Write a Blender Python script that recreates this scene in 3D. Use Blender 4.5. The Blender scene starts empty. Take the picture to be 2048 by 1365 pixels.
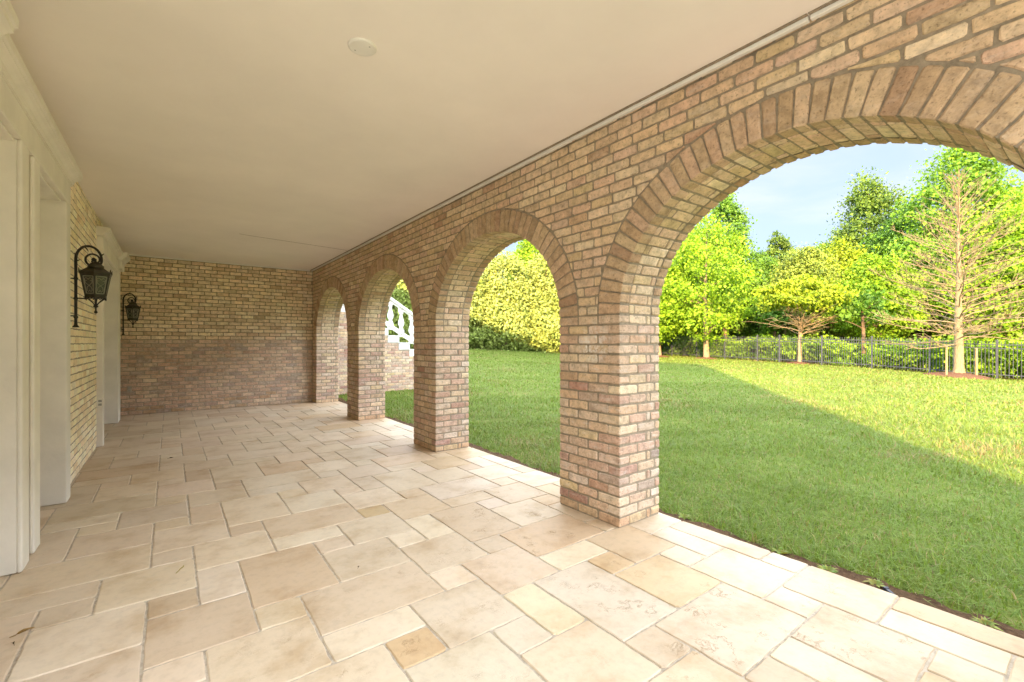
import bpy, math, random
import numpy as np
from mathutils import Vector, Matrix

random.seed(7)
RNG = np.random.default_rng(11)
SC = bpy.context.scene
COL = SC.collection
PI = math.pi
R = math.radians

# ------------------------------------------------------------------ helpers
def s2l(c):
    return tuple((v / 255 / 12.92) if v / 255 <= 0.04045 else ((v / 255 + 0.055) / 1.055) ** 2.4 for v in c)

def tag(o, label=None, cat=None, group=None, kind=None):
    if label: o['label'] = label
    if cat: o['category'] = cat
    if group: o['group'] = group
    if kind: o['kind'] = kind
    return o

def empty(name, loc=(0, 0, 0), rz=0.0):
    o = bpy.data.objects.new(name, None)
    COL.objects.link(o)
    o.location = loc
    o.rotation_euler = (0, 0, rz)
    return o

def copy_tree(o, parent=None):
    c = o.copy()
    COL.objects.link(c)
    if parent is not None:
        c.parent = parent
    for ch in list(o.children):
        copy_tree(ch, c)
    return c

class MB:
    """collects faces (with a material slot and a colour each) into one mesh"""
    def __init__(self):
        self.v = []; self.f = []; self.m = []; self.c = []; self.s = []
    def face(self, pts, mat=0, col=(1, 1, 1, 1)):
        i = len(self.v)
        self.v.extend(pts)
        self.f.append(tuple(range(i, i + len(pts)))); self.m.append(mat); self.c.append(col); self.s.append(False)
    def faces(self, pts, fs, mat=0, col=(1, 1, 1, 1), smooth=False):
        i = len(self.v)
        self.v.extend(pts)
        for f in fs:
            self.f.append(tuple(i + k for k in f)); self.m.append(mat); self.c.append(col); self.s.append(smooth)
    def box(self, x0, x1, y0, y1, z0, z1, mat=0, col=(1, 1, 1, 1), bev=0.0):
        if bev <= 0:
            p = [(x, y, z) for x in (x0, x1) for y in (y0, y1) for z in (z0, z1)]
            self.faces(p, [(0, 1, 3, 2), (4, 6, 7, 5), (0, 4, 5, 1), (2, 3, 7, 6), (0, 2, 6, 4), (1, 5, 7, 3)], mat, col)
            return
        b = min(bev, (x1 - x0) * .45, (y1 - y0) * .45, (z1 - z0) * .45)
        v = []; idx = {}
        X = (x0, x1); Y = (y0, y1); Z = (z0, z1)
        for i in (0, 1):
            for j in (0, 1):
                for k in (0, 1):
                    sx = b if i == 0 else -b; sy = b if j == 0 else -b; sz = b if k == 0 else -b
                    idx[i, j, k] = len(v)
                    v += [(X[i], Y[j] + sy, Z[k] + sz), (X[i] + sx, Y[j], Z[k] + sz), (X[i] + sx, Y[j] + sy, Z[k])]
        I = lambda i, j, k, a: idx[i, j, k] + a
        f = [(I(0,0,0,0), I(0,0,1,0), I(0,1,1,0), I(0,1,0,0)), (I(1,0,0,0), I(1,1,0,0), I(1,1,1,0), I(1,0,1,0)),
             (I(0,0,0,1), I(1,0,0,1), I(1,0,1,1), I(0,0,1,1)), (I(0,1,0,1), I(0,1,1,1), I(1,1,1,1), I(1,1,0,1)),
             (I(0,0,0,2), I(0,1,0,2), I(1,1,0,2), I(1,0,0,2)), (I(0,0,1,2), I(1,0,1,2), I(1,1,1,2), I(0,1,1,2))]
        for i in (0, 1):
            for j in (0, 1):
                f.append((I(i,j,0,0), I(i,j,0,1), I(i,j,1,1), I(i,j,1,0)))
        for i in (0, 1):
            for k in (0, 1):
                f.append((I(i,0,k,0), I(i,0,k,2), I(i,1,k,2), I(i,1,k,0)))
        for j in (0, 1):
            for k in (0, 1):
                f.append((I(0,j,k,1), I(0,j,k,2), I(1,j,k,2), I(1,j,k,1)))
        for i in (0, 1):
            for j in (0, 1):
                for k in (0, 1):
                    f.append((I(i,j,k,0), I(i,j,k,1), I(i,j,k,2)))
        self.faces(v, f, mat, col)
    def tube(self, pts, rad, n=8, mat=0, col=(1, 1, 1, 1), cap=True, smooth=True):
        pts = [Vector(p) for p in pts]
        if not hasattr(rad, '__len__'): rad = [rad] * len(pts)
        vs = []; fs = []
        up = None
        for i, p in enumerate(pts):
            t = (pts[min(i + 1, len(pts) - 1)] - pts[max(i - 1, 0)])
            if t.length < 1e-9: t = Vector((0, 0, 1))
            t.normalize()
            if up is None:
                up = Vector((0, 0, 1)) if abs(t.z) < .9 else Vector((1, 0, 0))
            a = up - t * up.dot(t)
            if a.length < 1e-6: a = t.orthogonal()
            a.normalize(); up = a
            b = t.cross(a)
            for k in range(n):
                an = 2 * PI * k / n
                vs.append(tuple(p + (a * math.cos(an) + b * math.sin(an)) * rad[i]))
        for i in range(len(pts) - 1):
            for k in range(n):
                k2 = (k + 1) % n
                fs.append((i * n + k, i * n + k2, (i + 1) * n + k2, (i + 1) * n + k))
        self.faces(vs, fs, mat, col, smooth)
        if cap:
            self.face([vs[k] for k in range(n - 1, -1, -1)], mat, col)
            self.face([vs[(len(pts) - 1) * n + k] for k in range(n)], mat, col)
    def lathe(self, prof, c=(0, 0, 0), n=16, mat=0, col=(1, 1, 1, 1), smooth=True, rot=0.0):
        vs = []; fs = []
        for (r, z) in prof:
            for k in range(n):
                an = 2 * PI * k / n + rot
                vs.append((c[0] + r * math.cos(an), c[1] + r * math.sin(an), c[2] + z))
        for i in range(len(prof) - 1):
            for k in range(n):
                k2 = (k + 1) % n
                fs.append((i * n + k, i * n + k2, (i + 1) * n + k2, (i + 1) * n + k))
        self.faces(vs, fs, mat, col, smooth)
        self.face([vs[k] for k in range(n - 1, -1, -1)], mat, col)
        self.face([vs[(len(prof) - 1) * n + k] for k in range(n)], mat, col)
    def extrude(self, prof, axis, t0, t1, mat=0, col=(1, 1, 1, 1)):
        """closed 2D profile extruded along 'y' (profile in x,z) or 'x' (profile in y,z)"""
        n = len(prof)
        f = (lambda p, t: (p[0], t, p[1])) if axis == 'y' else (lambda p, t: (t, p[0], p[1]))
        v = [f(p, t0) for p in prof] + [f(p, t1) for p in prof]
        fs = [(k, (k + 1) % n, n + (k + 1) % n, n + k) for k in range(n)]
        fs += [tuple(range(n - 1, -1, -1)), tuple(range(n, 2 * n))]
        self.faces(v, fs, mat, col)
    def prism(self, poly, fr, depth, col, ch=.0055, jit=.0021, sub=.075, mat=0, rnd=.009, lift=.0022):
        """an irregular brick or slab: convex outline in the frame (O, A, B, N), worn edges"""
        n0 = len(poly)
        ar = sum(poly[i][0] * poly[(i + 1) % n0][1] - poly[(i + 1) % n0][0] * poly[i][1] for i in range(n0))
        if abs(ar) < 1.2e-3: return
        if ar < 0: poly = poly[::-1]
        P = []
        for i in range(n0):
            a = Vector(poly[i]); b = Vector(poly[(i + 1) % n0])
            L = (b - a).length
            if L < 1e-4: continue
            d = (b - a) / L
            r = min(rnd * random.uniform(.3, 1.5), L * .3)
            q = [a + d * r]
            m = int(L / sub)
            for k in range(1, m + 1):
                q.append(a + d * (r + (L - 2 * r) * k / (m + 1)))
            q.append(b - d * r)
            nn = Vector((-d.y, d.x))
            for p in q:
                P.append(p + nn * random.uniform(-jit, jit) + d * random.uniform(-jit, jit) * .5)
        n = len(P)
        O, A, B, N = fr
        top = random.uniform(-lift, lift); ta = random.uniform(-lift, lift) * 4; tb = random.uniform(-lift, lift) * 6
        cx = sum(p.x for p in P) / n; cy = sum(p.y for p in P) / n
        v0 = []; v1 = []; v2 = []
        for i in range(n):
            p = P[i]
            t = P[(i + 1) % n] - P[i - 1]
            if t.length < 1e-7: t = Vector((1, 0))
            t.normalize()
            q = p + Vector((-t.y, t.x)) * ch * random.uniform(.6, 1.5)
            e = top + ta * (p.x - cx) + tb * (p.y - cy)
            v0.append(tuple(O + A * p.x + B * p.y - N * depth))
            v1.append(tuple(O + A * p.x + B * p.y + N * (e - ch * random.uniform(.6, 1.3))))
            v2.append(tuple(O + A * q.x + B * q.y + N * e))
        fs = []
        for i in range(n):
            j = (i + 1) % n
            fs.append((i, j, n + j, n + i)); fs.append((n + i, n + j, 2 * n + j, 2 * n + i))
        fs.append(tuple(range(2 * n, 3 * n)))
        self.faces(v0 + v1 + v2, fs, mat, col)
    def build(self, name, mats, parent=None, loc=None):
        me = bpy.data.meshes.new(name)
        me.from_pydata(self.v, [], self.f)
        if not isinstance(mats, (list, tuple)): mats = [mats]
        for m in mats: me.materials.append(m)
        me.polygons.foreach_set('material_index', np.array(self.m, dtype=np.int32))
        me.polygons.foreach_set('use_smooth', np.array(self.s, dtype=bool))
        ca = me.color_attributes.new('Col', 'FLOAT_COLOR', 'CORNER')
        cols = np.array([c if len(c) == 4 else (*c, 1) for c in self.c], dtype=np.float32)
        cnt = np.array([len(f) for f in self.f])
        ca.data.foreach_set('color', np.repeat(cols, cnt, axis=0).ravel())
        me.update()
        o = bpy.data.objects.new(name, me)
        COL.objects.link(o)
        if parent is not None: o.parent = parent
        if loc is not None: o.location = loc
        return o

def np_mesh(name, V, F, mat, cols=None, parent=None, smooth=False, loc=None):
    """V (n,3), F (m,k) with k fixed; cols per face"""
    me = bpy.data.meshes.new(name)
    n, k = F.shape
    me.vertices.add(len(V)); me.vertices.foreach_set('co', np.asarray(V, np.float32).ravel())
    me.loops.add(n * k); me.loops.foreach_set('vertex_index', F.astype(np.int32).ravel())
    me.polygons.add(n)
    me.polygons.foreach_set('loop_start', np.arange(0, n * k, k, dtype=np.int32))
    me.polygons.foreach_set('loop_total', np.full(n, k, np.int32))
    if smooth: me.polygons.foreach_set('use_smooth', np.ones(n, bool))
    me.materials.append(mat)
    if cols is not None:
        ca = me.color_attributes.new('Col', 'FLOAT_COLOR', 'CORNER')
        c4 = np.concatenate([cols, np.ones((n, 1))], 1).astype(np.float32) if cols.shape[1] == 3 else cols.astype(np.float32)
        ca.data.foreach_set('color', np.repeat(c4, k, axis=0).ravel())
    me.update(calc_edges=True); me.validate()
    o = bpy.data.objects.new(name, me)
    COL.objects.link(o)
    if parent is not None: o.parent = parent
    if loc is not None: o.location = loc
    return o

# ------------------------------------------------------------------ materials
class NT:
    def __init__(self, name, rough=.7, spec=.3):
        self.mat = bpy.data.materials.new(name); self.mat.use_nodes = True
        self.t = self.mat.node_tree; self.n = self.t.nodes; self.l = self.t.links
        self.b = self.n['Principled BSDF']
        self.b.inputs['Roughness'].default_value = rough
        self.b.inputs['Specular IOR Level'].default_value = spec
    def node(self, typ, **kw):
        x = self.n.new(typ)
        for k, v in kw.items(): setattr(x, k, v)
        return x
    def pos(self, scale=(1, 1, 1)):
        g = self.node('ShaderNodeNewGeometry')
        m = self.node('ShaderNodeMapping'); m.inputs['Scale'].default_value = scale
        self.l.new(g.outputs['Position'], m.inputs['Vector'])
        return m.outputs['Vector']
    def noise(self, scale, detail=3, rough=.55, vec=None, stretch=None):
        x = self.node('ShaderNodeTexNoise')
        x.inputs['Scale'].default_value = scale; x.inputs['Detail'].default_value = detail
        x.inputs['Roughness'].default_value = rough
        self.l.new(vec or self.pos(stretch or (1, 1, 1)), x.inputs['Vector'])
        return x.outputs['Fac']
    def ramp(self, fac, stops):
        x = self.node('ShaderNodeValToRGB')
        e = x.color_ramp.elements
        while len(e) < len(stops): e.new(.5)
        for k, (p, c) in enumerate(stops):
            e[k].position = p
            e[k].color = (c, c, c, 1) if not hasattr(c, '__len__') else (*c[:3], 1)
        self.l.new(fac, x.inputs['Fac'])
        return x.outputs['Color']
    def mix(self, a, b, fac, mode='MIX'):
        x = self.node('ShaderNodeMix', data_type='RGBA', blend_type=mode)
        for s, v in ((x.inputs['Factor'], fac), (x.inputs[6], a), (x.inputs[7], b)):
            if hasattr(v, 'links') or hasattr(v, 'is_linked'): self.l.new(v, s)
            elif hasattr(v, '__len__'): s.default_value = (*v[:3], 1)
            else: s.default_value = v
        return x.outputs[2]
    def math(self, op, a, b=0.0):
        x = self.node('ShaderNodeMath', operation=op)
        for s, v in ((x.inputs[0], a), (x.inputs[1], b)):
            if hasattr(v, 'is_linked'): self.l.new(v, s)
            else: s.default_value = v
        return x.outputs[0]
    def attr(self):
        a = self.node('ShaderNodeVertexColor', layer_name='Col')
        return a.outputs['Color'], a.outputs['Alpha']
    def base(self, c):
        if hasattr(c, 'is_linked'): self.l.new(c, self.b.inputs['Base Color'])
        else: self.b.inputs['Base Color'].default_value = (*c[:3], 1)
    def bump(self, h, dist=.003, strength=.6, prev=None):
        x = self.node('ShaderNodeBump')
        x.inputs['Distance'].default_value = dist; x.inputs['Strength'].default_value = strength
        self.l.new(h, x.inputs['Height'])
        if prev is not None: self.l.new(prev, x.inputs['Normal'])
        self.l.new(x.outputs['Normal'], self.b.inputs['Normal'])
        return x.outputs['Normal']

def mat_brick(name='handmade_brick', lo=.68, hi=1.22, dirt=.6):
    m = NT(name, .85, .2)
    c, a = m.attr()
    n1 = m.noise(17, 5, .66)
    n2 = m.noise(70, 3, .6)
    n3 = m.noise(8, 6, .74, stretch=(1, 1, 3.0))
    k = m.mix(c, m.ramp(n1, [(.3, lo), (.5, (lo + hi) / 2 + .03), (.72, hi)]), 1.0, 'MULTIPLY')
    k = m.mix(k, m.ramp(n2, [(.30, .45), (.42, 1.0), (.8, 1.08)]), .75, 'MULTIPLY')
    pale = m.math('MULTIPLY', m.ramp(n3, [(.50, 0.0), (.68, 1.0)]), m.math('MULTIPLY', a, .62))
    k = m.mix(k, (.68, .62, .55), pale)
    soot = m.ramp(m.noise(9, 6, .75, stretch=(1, 1, 2)), [(.60, 0.0), (.70, .75)])
    k = m.mix(k, (.10, .065, .045), m.math('MULTIPLY', soot, dirt))
    g = m.node('ShaderNodeNewGeometry'); dv = m.node('ShaderNodeVectorMath', operation='DISTANCE')
    m.l.new(g.outputs['Position'], dv.inputs[0]); dv.inputs[1].default_value = (2.475, 2.30, 1.27)
    salt = m.math('MULTIPLY', m.ramp(dv.outputs['Value'], [(.05, 1.0), (.20, 0.0)]), m.ramp(m.noise(22, 6, .75), [(.46, 0.0), (.56, 1.0)]))
    k = m.mix(k, (.80, .77, .72), m.math('MULTIPLY', salt, .8))
    m.base(k)
    h = m.math('ADD', m.math('MULTIPLY', n2, .6), m.math('MULTIPLY', n1, 1.0))
    m.bump(h, .014, .6)
    return m.mat

def mat_mortar(name, col):
    m = NT(name, .95, .1)
    n1 = m.noise(30, 4, .65)
    m.base(m.mix(col, m.ramp(n1, [(.3, .7), (.7, 1.2)]), 1.0, 'MULTIPLY'))
    m.bump(m.noise(160, 3, .6), .004, .6)
    return m.mat

def mat_stone():
    m = NT('honed_limestone', .55, .16)
    c, a = m.attr()
    n1 = m.noise(3.2, 5, .62)
    n2 = m.noise(24, 5, .65)
    n3 = m.noise(19, 7, .74)
    k = m.mix(c, m.ramp(n1, [(.32, (.82, .75, .66)), (.50, (1, .985, .965)), (.70, (1.05, 1.05, 1.06))]), 1.0, 'MULTIPLY')
    k = m.mix(k, m.ramp(n2, [(.32, .82), (.5, 1.0), (.7, 1.05)]), .6, 'MULTIPLY')
    # rusty veins and pits, strong only on some slabs
    vein = m.ramp(m.math('ABSOLUTE', m.math('SUBTRACT', m.noise(5.5, 8, .72), .5)), [(0.0, 1.0), (.013, 0.0)])
    spots = m.ramp(n3, [(.60, 0.0), (.69, 1.0)])
    vm = m.ramp(m.noise(5.2, 4, .65), [(.50, 0.0), (.66, 1.0)])
    f = m.math('MULTIPLY', m.math('MAXIMUM', m.math('MULTIPLY', vein, vm), m.math('MULTIPLY', spots, vm)), a)
    k = m.mix(k, (.52, .33, .17), m.math('MULTIPLY', f, .55))
    m.base(k)
    m.l.new(m.ramp(n2, [(.3, .42), (.7, .62)]), m.b.inputs['Roughness'])
    nb = m.bump(m.noise(7, 4, .6), .006, .22)
    pit = m.math('MULTIPLY', f, -1.0)
    nb = m.bump(pit, .003, .8, nb)
    m.bump(m.noise(120, 3, .6), .0012, .45, nb)
    return m.mat

def mat_plain(name, col, rough=.6, spec=.3, var=.06, scale=6, bump=.0008, bscale=120, metal=0.0):
    m = NT(name, rough, spec)
    n = m.noise(scale, 5, .6)
    m.base(m.mix(col, m.ramp(n, [(.3, 1 - var), (.7, 1 + var)]), 1.0, 'MULTIPLY'))
    m.b.inputs['Metallic'].default_value = metal
    if bump: m.bump(m.noise(bscale, 3, .6), bump, .5)
    return m.mat

def mat_leaf(name, trans=.35, tint=(1.25, 1.2, .5)):
    m = NT(name, .55, .25)
    c, a = m.attr()
    m.base(c)
    tr = m.node('ShaderNodeBsdfTranslucent')
    m.l.new(m.mix(c, tint, 1.0, 'MULTIPLY'), tr.inputs['Color'])
    mx = m.node('ShaderNodeMixShader'); mx.inputs[0].default_value = trans
    m.l.new(m.b.outputs[0], mx.inputs[1]); m.l.new(tr.outputs[0], mx.inputs[2])
    m.l.new(mx.outputs[0], m.n['Material Output'].inputs['Surface'])
    return m.mat

def mat_bark(name, c1, c2, stretch=(9, 9, 1.5)):
    m = NT(name, .9, .15)
    n = m.noise(4, 5, .65, stretch=stretch)
    m.base(m.ramp(n, [(.3, c1), (.7, c2)]))
    m.bump(n, .02, .7)
    return m.mat

def mat_lawn():
    m = NT('lawn_soil_and_grass', .9, .1)
    n1 = m.noise(.5, 4, .6); n2 = m.noise(9, 5, .7); n3 = m.noise(60, 3, .7)
    k = m.ramp(n2, [(.28, (.095, .145, .022)), (.55, (.18, .225, .045)), (.8, (.25, .25, .07))])
    k = m.mix(k, m.ramp(n1, [(.3, .82), (.7, 1.15)]), 1.0, 'MULTIPLY')
    k = m.mix(k, m.ramp(n3, [(.3, .6), (.7, 1.25)]), 1.0, 'MULTIPLY')
    m.base(k)
    m.bump(n3, .03, .8)
    return m.mat

def mat_soil(name, c1, c2):
    m = NT(name, .95, .1)
    n = m.noise(40, 6, .75)
    m.base(m.ramp(n, [(.3, c1), (.7, c2)]))
    m.bump(n, .02, .9)
    return m.mat

def mat_glass():
    m = NT('lantern_glass', .12, .5)
    m.base((.10, .10, .085))
    m.b.inputs['Transmission Weight'].default_value = .35
    m.b.inputs['Alpha'].default_value = 1.0
    return m.mat

M = dict(
    brick=mat_brick(), brick_pale=mat_brick('pale_handmade_brick', .88, 1.14, .25),
    mortar=mat_mortar('tan_mortar', (.315, .262, .19)),
    mortar_pale=mat_mortar('pale_mortar', (.42, .36, .275)),
    stone=mat_stone(),
    grout=mat_mortar('sandy_grout', (.47, .41, .33)),
    trim=mat_plain('painted_stucco_trim', (.81, .765, .68), .75, .22, .07, 4, .0035, 38),
    ceiling=mat_plain('ceiling_plaster', (.875, .82, .75), .85, .15, .05, .9, .010, 3.5),
    white=mat_plain('white_paint', (.80, .78, .72), .5, .3, .03, 6, .0004, 80),
    cast=mat_plain('white_cast_stone', (.80, .79, .76), .7, .2, .04, 5, .001, 90),
    iron=mat_plain('black_wrought_iron', (.022, .018, .013), .5, .45, .25, 30, .0012, 150, .3),
    brass=mat_plain('dark_bronze', (.052, .044, .026), .45, .5, .25, 25, .0012, 120, .5),
    glass=mat_glass(), verdigris=mat_plain('worn_bronze', (.30, .28, .195), .5, .4, .2, 30, .001, 120, .2),
    fence=mat_plain('dark_blue_grey_metal', (.062, .070, .088), .5, .4, .15, 4, 0, 1),
    grass=mat_leaf('grass_blade', .3),
    lawn=mat_lawn(),
    soil=mat_soil('bare_soil', (.055, .030, .016), (.16, .095, .05)),
    mulch=mat_soil('red_brown_mulch', (.085, .045, .028), (.19, .105, .065)),
    leaf=mat_leaf('broad_leaf', .35),
    needle=mat_leaf('conifer_spray', .15),
    bark_pale=mat_bark('pale_bark', (.17, .125, .08), (.33, .25, .165)),
    bark_tan=mat_bark('tan_flaky_bark', (.165, .126, .078), (.30, .238, .152)),
    bark_dark=mat_bark('brown_bark', (.10, .065, .04), (.25, .17, .11)),
    wood=mat_bark('weathered_stake', (.22, .155, .085), (.36, .26, .16)),
    dark=mat_plain('dark_rubber', (.03, .033, .045), .5, .4, .1, 10, 0, 1),
    grey=mat_plain('grey_plastic', (.36, .35, .31), .5, .4, .05, 10, 0, 1),
)

# ------------------------------------------------------------------ measures
H = 1.28                      # eye height above the paving
TH = math.atan(684 / 910); SN, CS = math.sin(TH), math.cos(TH)
CEIL = 2.85
XI, XO = 2.475, 2.93          # inner and outer face of the arcade
XL = -.717                    # brick face of the house wall
YB = 10.50                    # face of the end wall
CH = .0705                    # brick course
SPRING = 21 * CH
PIERW, PITCH = .605, 2.715
PIERS = [(-.655 + k * PITCH, -.655 + k * PITCH + PIERW) for k in range(5)]
PIERS[0] = (-.575, .03)
PIERS[4] = (PIERS[4][0] - .02, YB + .1)
ARCH = [((PIERS[k][1] + PIERS[k + 1][0]) / 2, (PIERS[k + 1][0] - PIERS[k][1]) / 2) for k in range(4)]
RISE, RING = .868, .196

def uv2w(u, d):
    l = u * d
    return d * SN + l * CS, d * CS - l * SN

_U = np.array([-.8, -.3, -.09, .095, .336, .54, .681, .79, 1.066, 1.5])
_D = np.array([29, 31, 33, 34, 35.4, 29.1, 25.9, 23.2, 19.9, 17.])
_Z = np.array([1.0, 1.0, 1.03, .64, .31, .19, .11, .04, -.21, -.35])
def zg(X, Y):
    X = np.asarray(X, float); Y = np.asarray(Y, float)
    d = X * SN + Y * CS; l = X * CS - Y * SN
    u = np.clip(l / np.maximum(d, 1.0), -.8, 1.5)
    D = np.interp(u, _U, _D); Z = np.interp(u, _U, _Z)
    t = np.clip((d - 4) / (D - 4), 0, 1.35)
    return -.05 + (Z + .05) * t ** 2.3
def gz(x, y): return float(zg(x, y))

# ------------------------------------------------------------------ brick colours
def pick(pal, k0=.91, k1=1.09, h=.025):
    c = s2l(random.choices(pal, weights=[p[1] for p in pal])[0][0])
    k = random.uniform(k0, k1)
    return tuple(v * k * random.uniform(1 - h, 1 + h) for v in c)

def desat(c, f):
    g = .3 * c[0] + .6 * c[1] + .1 * c[2]
    return tuple(v * (1 - f) + g * f for v in c)

BUFF = [((216, 190, 154), 6), ((211, 183, 145), 5), ((221, 198, 164), 3), ((210, 178, 146), 3), ((196, 162, 130), 1), ((214, 184, 155), 2), ((205, 180, 138), 2)]
RINGC = [((192, 164, 130), 4), ((184, 156, 122), 3), ((198, 171, 138), 3), ((178, 146, 116), 2), ((196, 166, 136), 2)]
RED = [((192, 158, 138), 5), ((186, 148, 130), 4), ((200, 172, 150), 4), ((194, 168, 146), 4), ((178, 136, 118), 2), ((210, 188, 168), 3), ((172, 150, 136), 1)]
CREAM = [((234, 214, 180), 5), ((228, 206, 172), 4), ((222, 198, 164), 3), ((236, 218, 188), 2), ((208, 182, 148), 1)]
PALE = [((250, 236, 206), 5), ((246, 230, 198), 4), ((242, 224, 190), 3), ((250, 240, 214), 2), ((234, 212, 176), 1)]
BROWN = [((206, 178, 152), 5), ((199, 169, 144), 4), ((212, 186, 160), 3), ((188, 164, 144), 2), ((220, 198, 170), 1), ((178, 160, 144), 1)]
BASE = [((204, 176, 142), 1), ((196, 164, 132), 1)]

def col_arcade(z):
    if z < CH: c = pick(BASE); a = .2
    else:
        p = min(1, max(0, (1.62 - z) / .6))
        q = p * min(1, max(0, random.gauss(.62, .33)))
        r_, b_ = pick(RED), pick(BUFF)
        c = tuple(r_[i] * q + b_[i] * (1 - q) for i in range(3)); a = .5 + .5 * p
        c = desat(c, .08)
    return (*c, a * random.uniform(.3, 1))
def col_end(z):
    if z > 19 * CH - .01: return (*pick(CREAM), .25)
    if z < .22 and random.random() < .2: return (*pick(BASE, .8, 1), .6)
    return (*pick(BROWN), random.uniform(.5, 1))
def col_house(z):
    return (*pick(PALE), .3)

def clip_half(poly, p, n):
    """keep the side where (q-p).n >= 0"""
    out = []
    for i in range(len(poly)):
        a = poly[i]; b = poly[(i + 1) % len(poly)]
        da = (a[0] - p[0]) * n[0] + (a[1] - p[1]) * n[1]
        db = (b[0] - p[0]) * n[0] + (b[1] - p[1]) * n[1]
        if da >= 0: out.append(a)
        if da * db < 0:
            t = da / (da - db)
            out.append((a[0] + (b[0] - a[0]) * t, a[1] + (b[1] - a[1]) * t))
    return out

def brick_field(mb, fr, a0, a1, b0, b1, colf, L=.2032, off=0.0, joint=.0130, clip=None, bk=0, depth=.014, step=None):
    """running-bond courses on a flat wall; a along the wall, b up"""
    row0 = int(round(b0 / CH)); k = row0
    while k * CH < b1 - .012:
        lo, hi = k * CH + joint / 2, min((k + 1) * CH - joint / 2, b1 - .002)
        sh = off + (L / 2 if k % 2 else 0) + random.uniform(-.012, .012)
        x = a0 - L + (sh % L)
        while x < a1:
            w = L + random.uniform(-.006, .006)
            p0, p1 = max(x + joint / 2, a0), min(x + w - joint / 2, a1)
            if p1 - p0 > .02 and hi - lo > .015:
                poly = [(p0, lo), (p1, lo), (p1, hi), (p0, hi)]
                if clip: poly = clip(poly)
                if len(poly) >= 3:
                    mb.prism(poly, fr, depth, colf(lo))
            x += w
        k += 1

V = Vector
# ------------------------------------------------------------------ arcade wall
arcade = tag(empty('arcade_wall', (XI, 0, 0)),
             'tan brick arcade wall with four round arches opening onto the lawn', 'brick wall')
def aparent(o):
    o.parent = arcade; o.matrix_parent_inverse = Matrix.Translation((-XI, 0, 0)); return o

FR_IN = (V((XI, 0, 0)), V((0, -1, 0)), V((0, 0, 1)), V((-1, 0, 0)))     # seen from the porch: a = -Y
def ell(k, t, grow=0.0):
    yc, a = ARCH[k]
    return (yc + (a + grow) * math.cos(t), SPRING + (RISE + grow) * math.sin(t))

# piers
for k, (y0, y1) in enumerate(PIERS):
    mb = MB()
    mb.box(XI + .007, XO - .007, y0 + .005, y1 - .005, 0.0, SPRING, 1)
    W = y1 - y0
    for c in range(21):
        z0, z1 = c * CH + .0062, (c + 1) * CH - .0062
        zc = c * CH
        # inner and outer face rows; the ends of the rows show on the jambs
        def row(seg, fr, depth, flip):
            for (s0, s1) in seg:
                a, b = s0 + .0070 * (s0 > 0.001), s1 - .0070 * (s1 < flip - .001)
                mb.prism([(a, z0), (b, z0), (b, z1), (a, z1)], fr, depth, col_arcade(zc))
        fi = (V((XI, y1, 0)), V((0, -1, 0)), V((0, 0, 1)), V((-1, 0, 0)))
        fo = (V((XO, y0, 0)), V((0, 1, 0)), V((0, 0, 1)), V((1, 0, 0)))
        fn = (V((XI, y0, 0)), V((1, 0, 0)), V((0, 0, 1)), V((0, -1, 0)))     # jamb facing the camera
        ff = (V((XO, y1, 0)), V((-1, 0, 0)), V((0, 0, 1)), V((0, 1, 0)))
        T = XO - XI
        if c % 2 == 0:
            n = max(1, round(W / .2032)); seg = [(i * W / n, (i + 1) * W / n) for i in range(n)]
            row(seg, fi, .1, W); row(seg, fo, .1, W)
            sj = [(.1035, .30), (.30, T - .1035)]
            row(sj, fn, .1, 9); row(sj, ff, .1, 9)
        else:
            seg = [(.1, .305), (.305, .505)] if W > .55 else [(.1, W - .1)]
            row(seg, fi, .1, 9); row(seg, fo, .1, 9)
            sj = [(0, .2), (.2, .40), (.40, T)]
            row(sj, fn, .1, T); row(sj[:2] + [(.40, T)], ff, .1, T)
    aparent(mb.build('pier', [M['brick'], M['mortar']]))

# spandrels above the springing: brick face clipped round the ring of every arch
def clip_arch(poly):
    for k in range(4):
        yc, a = ARCH[k]
        A_, B_ = a + RING + .016, RISE + RING + .016
        pts = [((-(p[0]) - yc) / A_, (p[1] - SPRING) / B_) for p in poly]
        rr = [q[0] ** 2 + q[1] ** 2 for q in pts]
        if min(rr) >= 1: 
            # edge may still dip into the ring
            cx = sum(q[0] for q in pts) / len(pts)
            continue
        if max(rr) <= 1: return []
        cx = sum(q[0] for q in pts) / len(pts); cy = sum(q[1] for q in pts) / len(pts)
        r = math.hypot(cx, cy)
        ux, uy = cx / r, cy / r
        p = (-(yc + A_ * ux), SPRING + B_ * uy)
        n = (-ux / A_, uy / B_)
        poly = clip_half(poly, p, n)
        if len(poly) < 3: return []
    return poly

mb = MB()
YA, YE = PIERS[0][0], YB
# core: front, back and soffit following the arches
ys = [YA]
for k in range(4):
    ys += [ell(k, PI - PI * i / 48, .005)[0] for i in range(49)]
ys.append(YE)
def zlow(y):
    for k in range(4):
        yc, a = ARCH[k]
        if abs(y - yc) < a + .005 - 1e-6:
            return SPRING + (RISE + .005) * math.sqrt(max(0, 1 - ((y - yc) / (a + .005)) ** 2))
    return SPRING
for i in range(len(ys) - 1):
    ya, yb = ys[i], ys[i + 1]
    if yb - ya < 1e-5: continue
    za, zb = zlow(ya), zlow(yb)
    x0, x1 = XI + .007, XO - .007
    mb.face([(x0, yb, zb), (x0, ya, za), (x0, ya, CEIL + .3), (x0, yb, CEIL + .3)], 1)
    mb.face([(x1, ya, za), (x1, yb, zb), (x1, yb, CEIL + .3), (x1, ya, CEIL + .3)], 1)
    mb.face([(x0, ya, za), (x0, yb, zb), (x1, yb, zb), (x1, ya, za)], 1)
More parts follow.
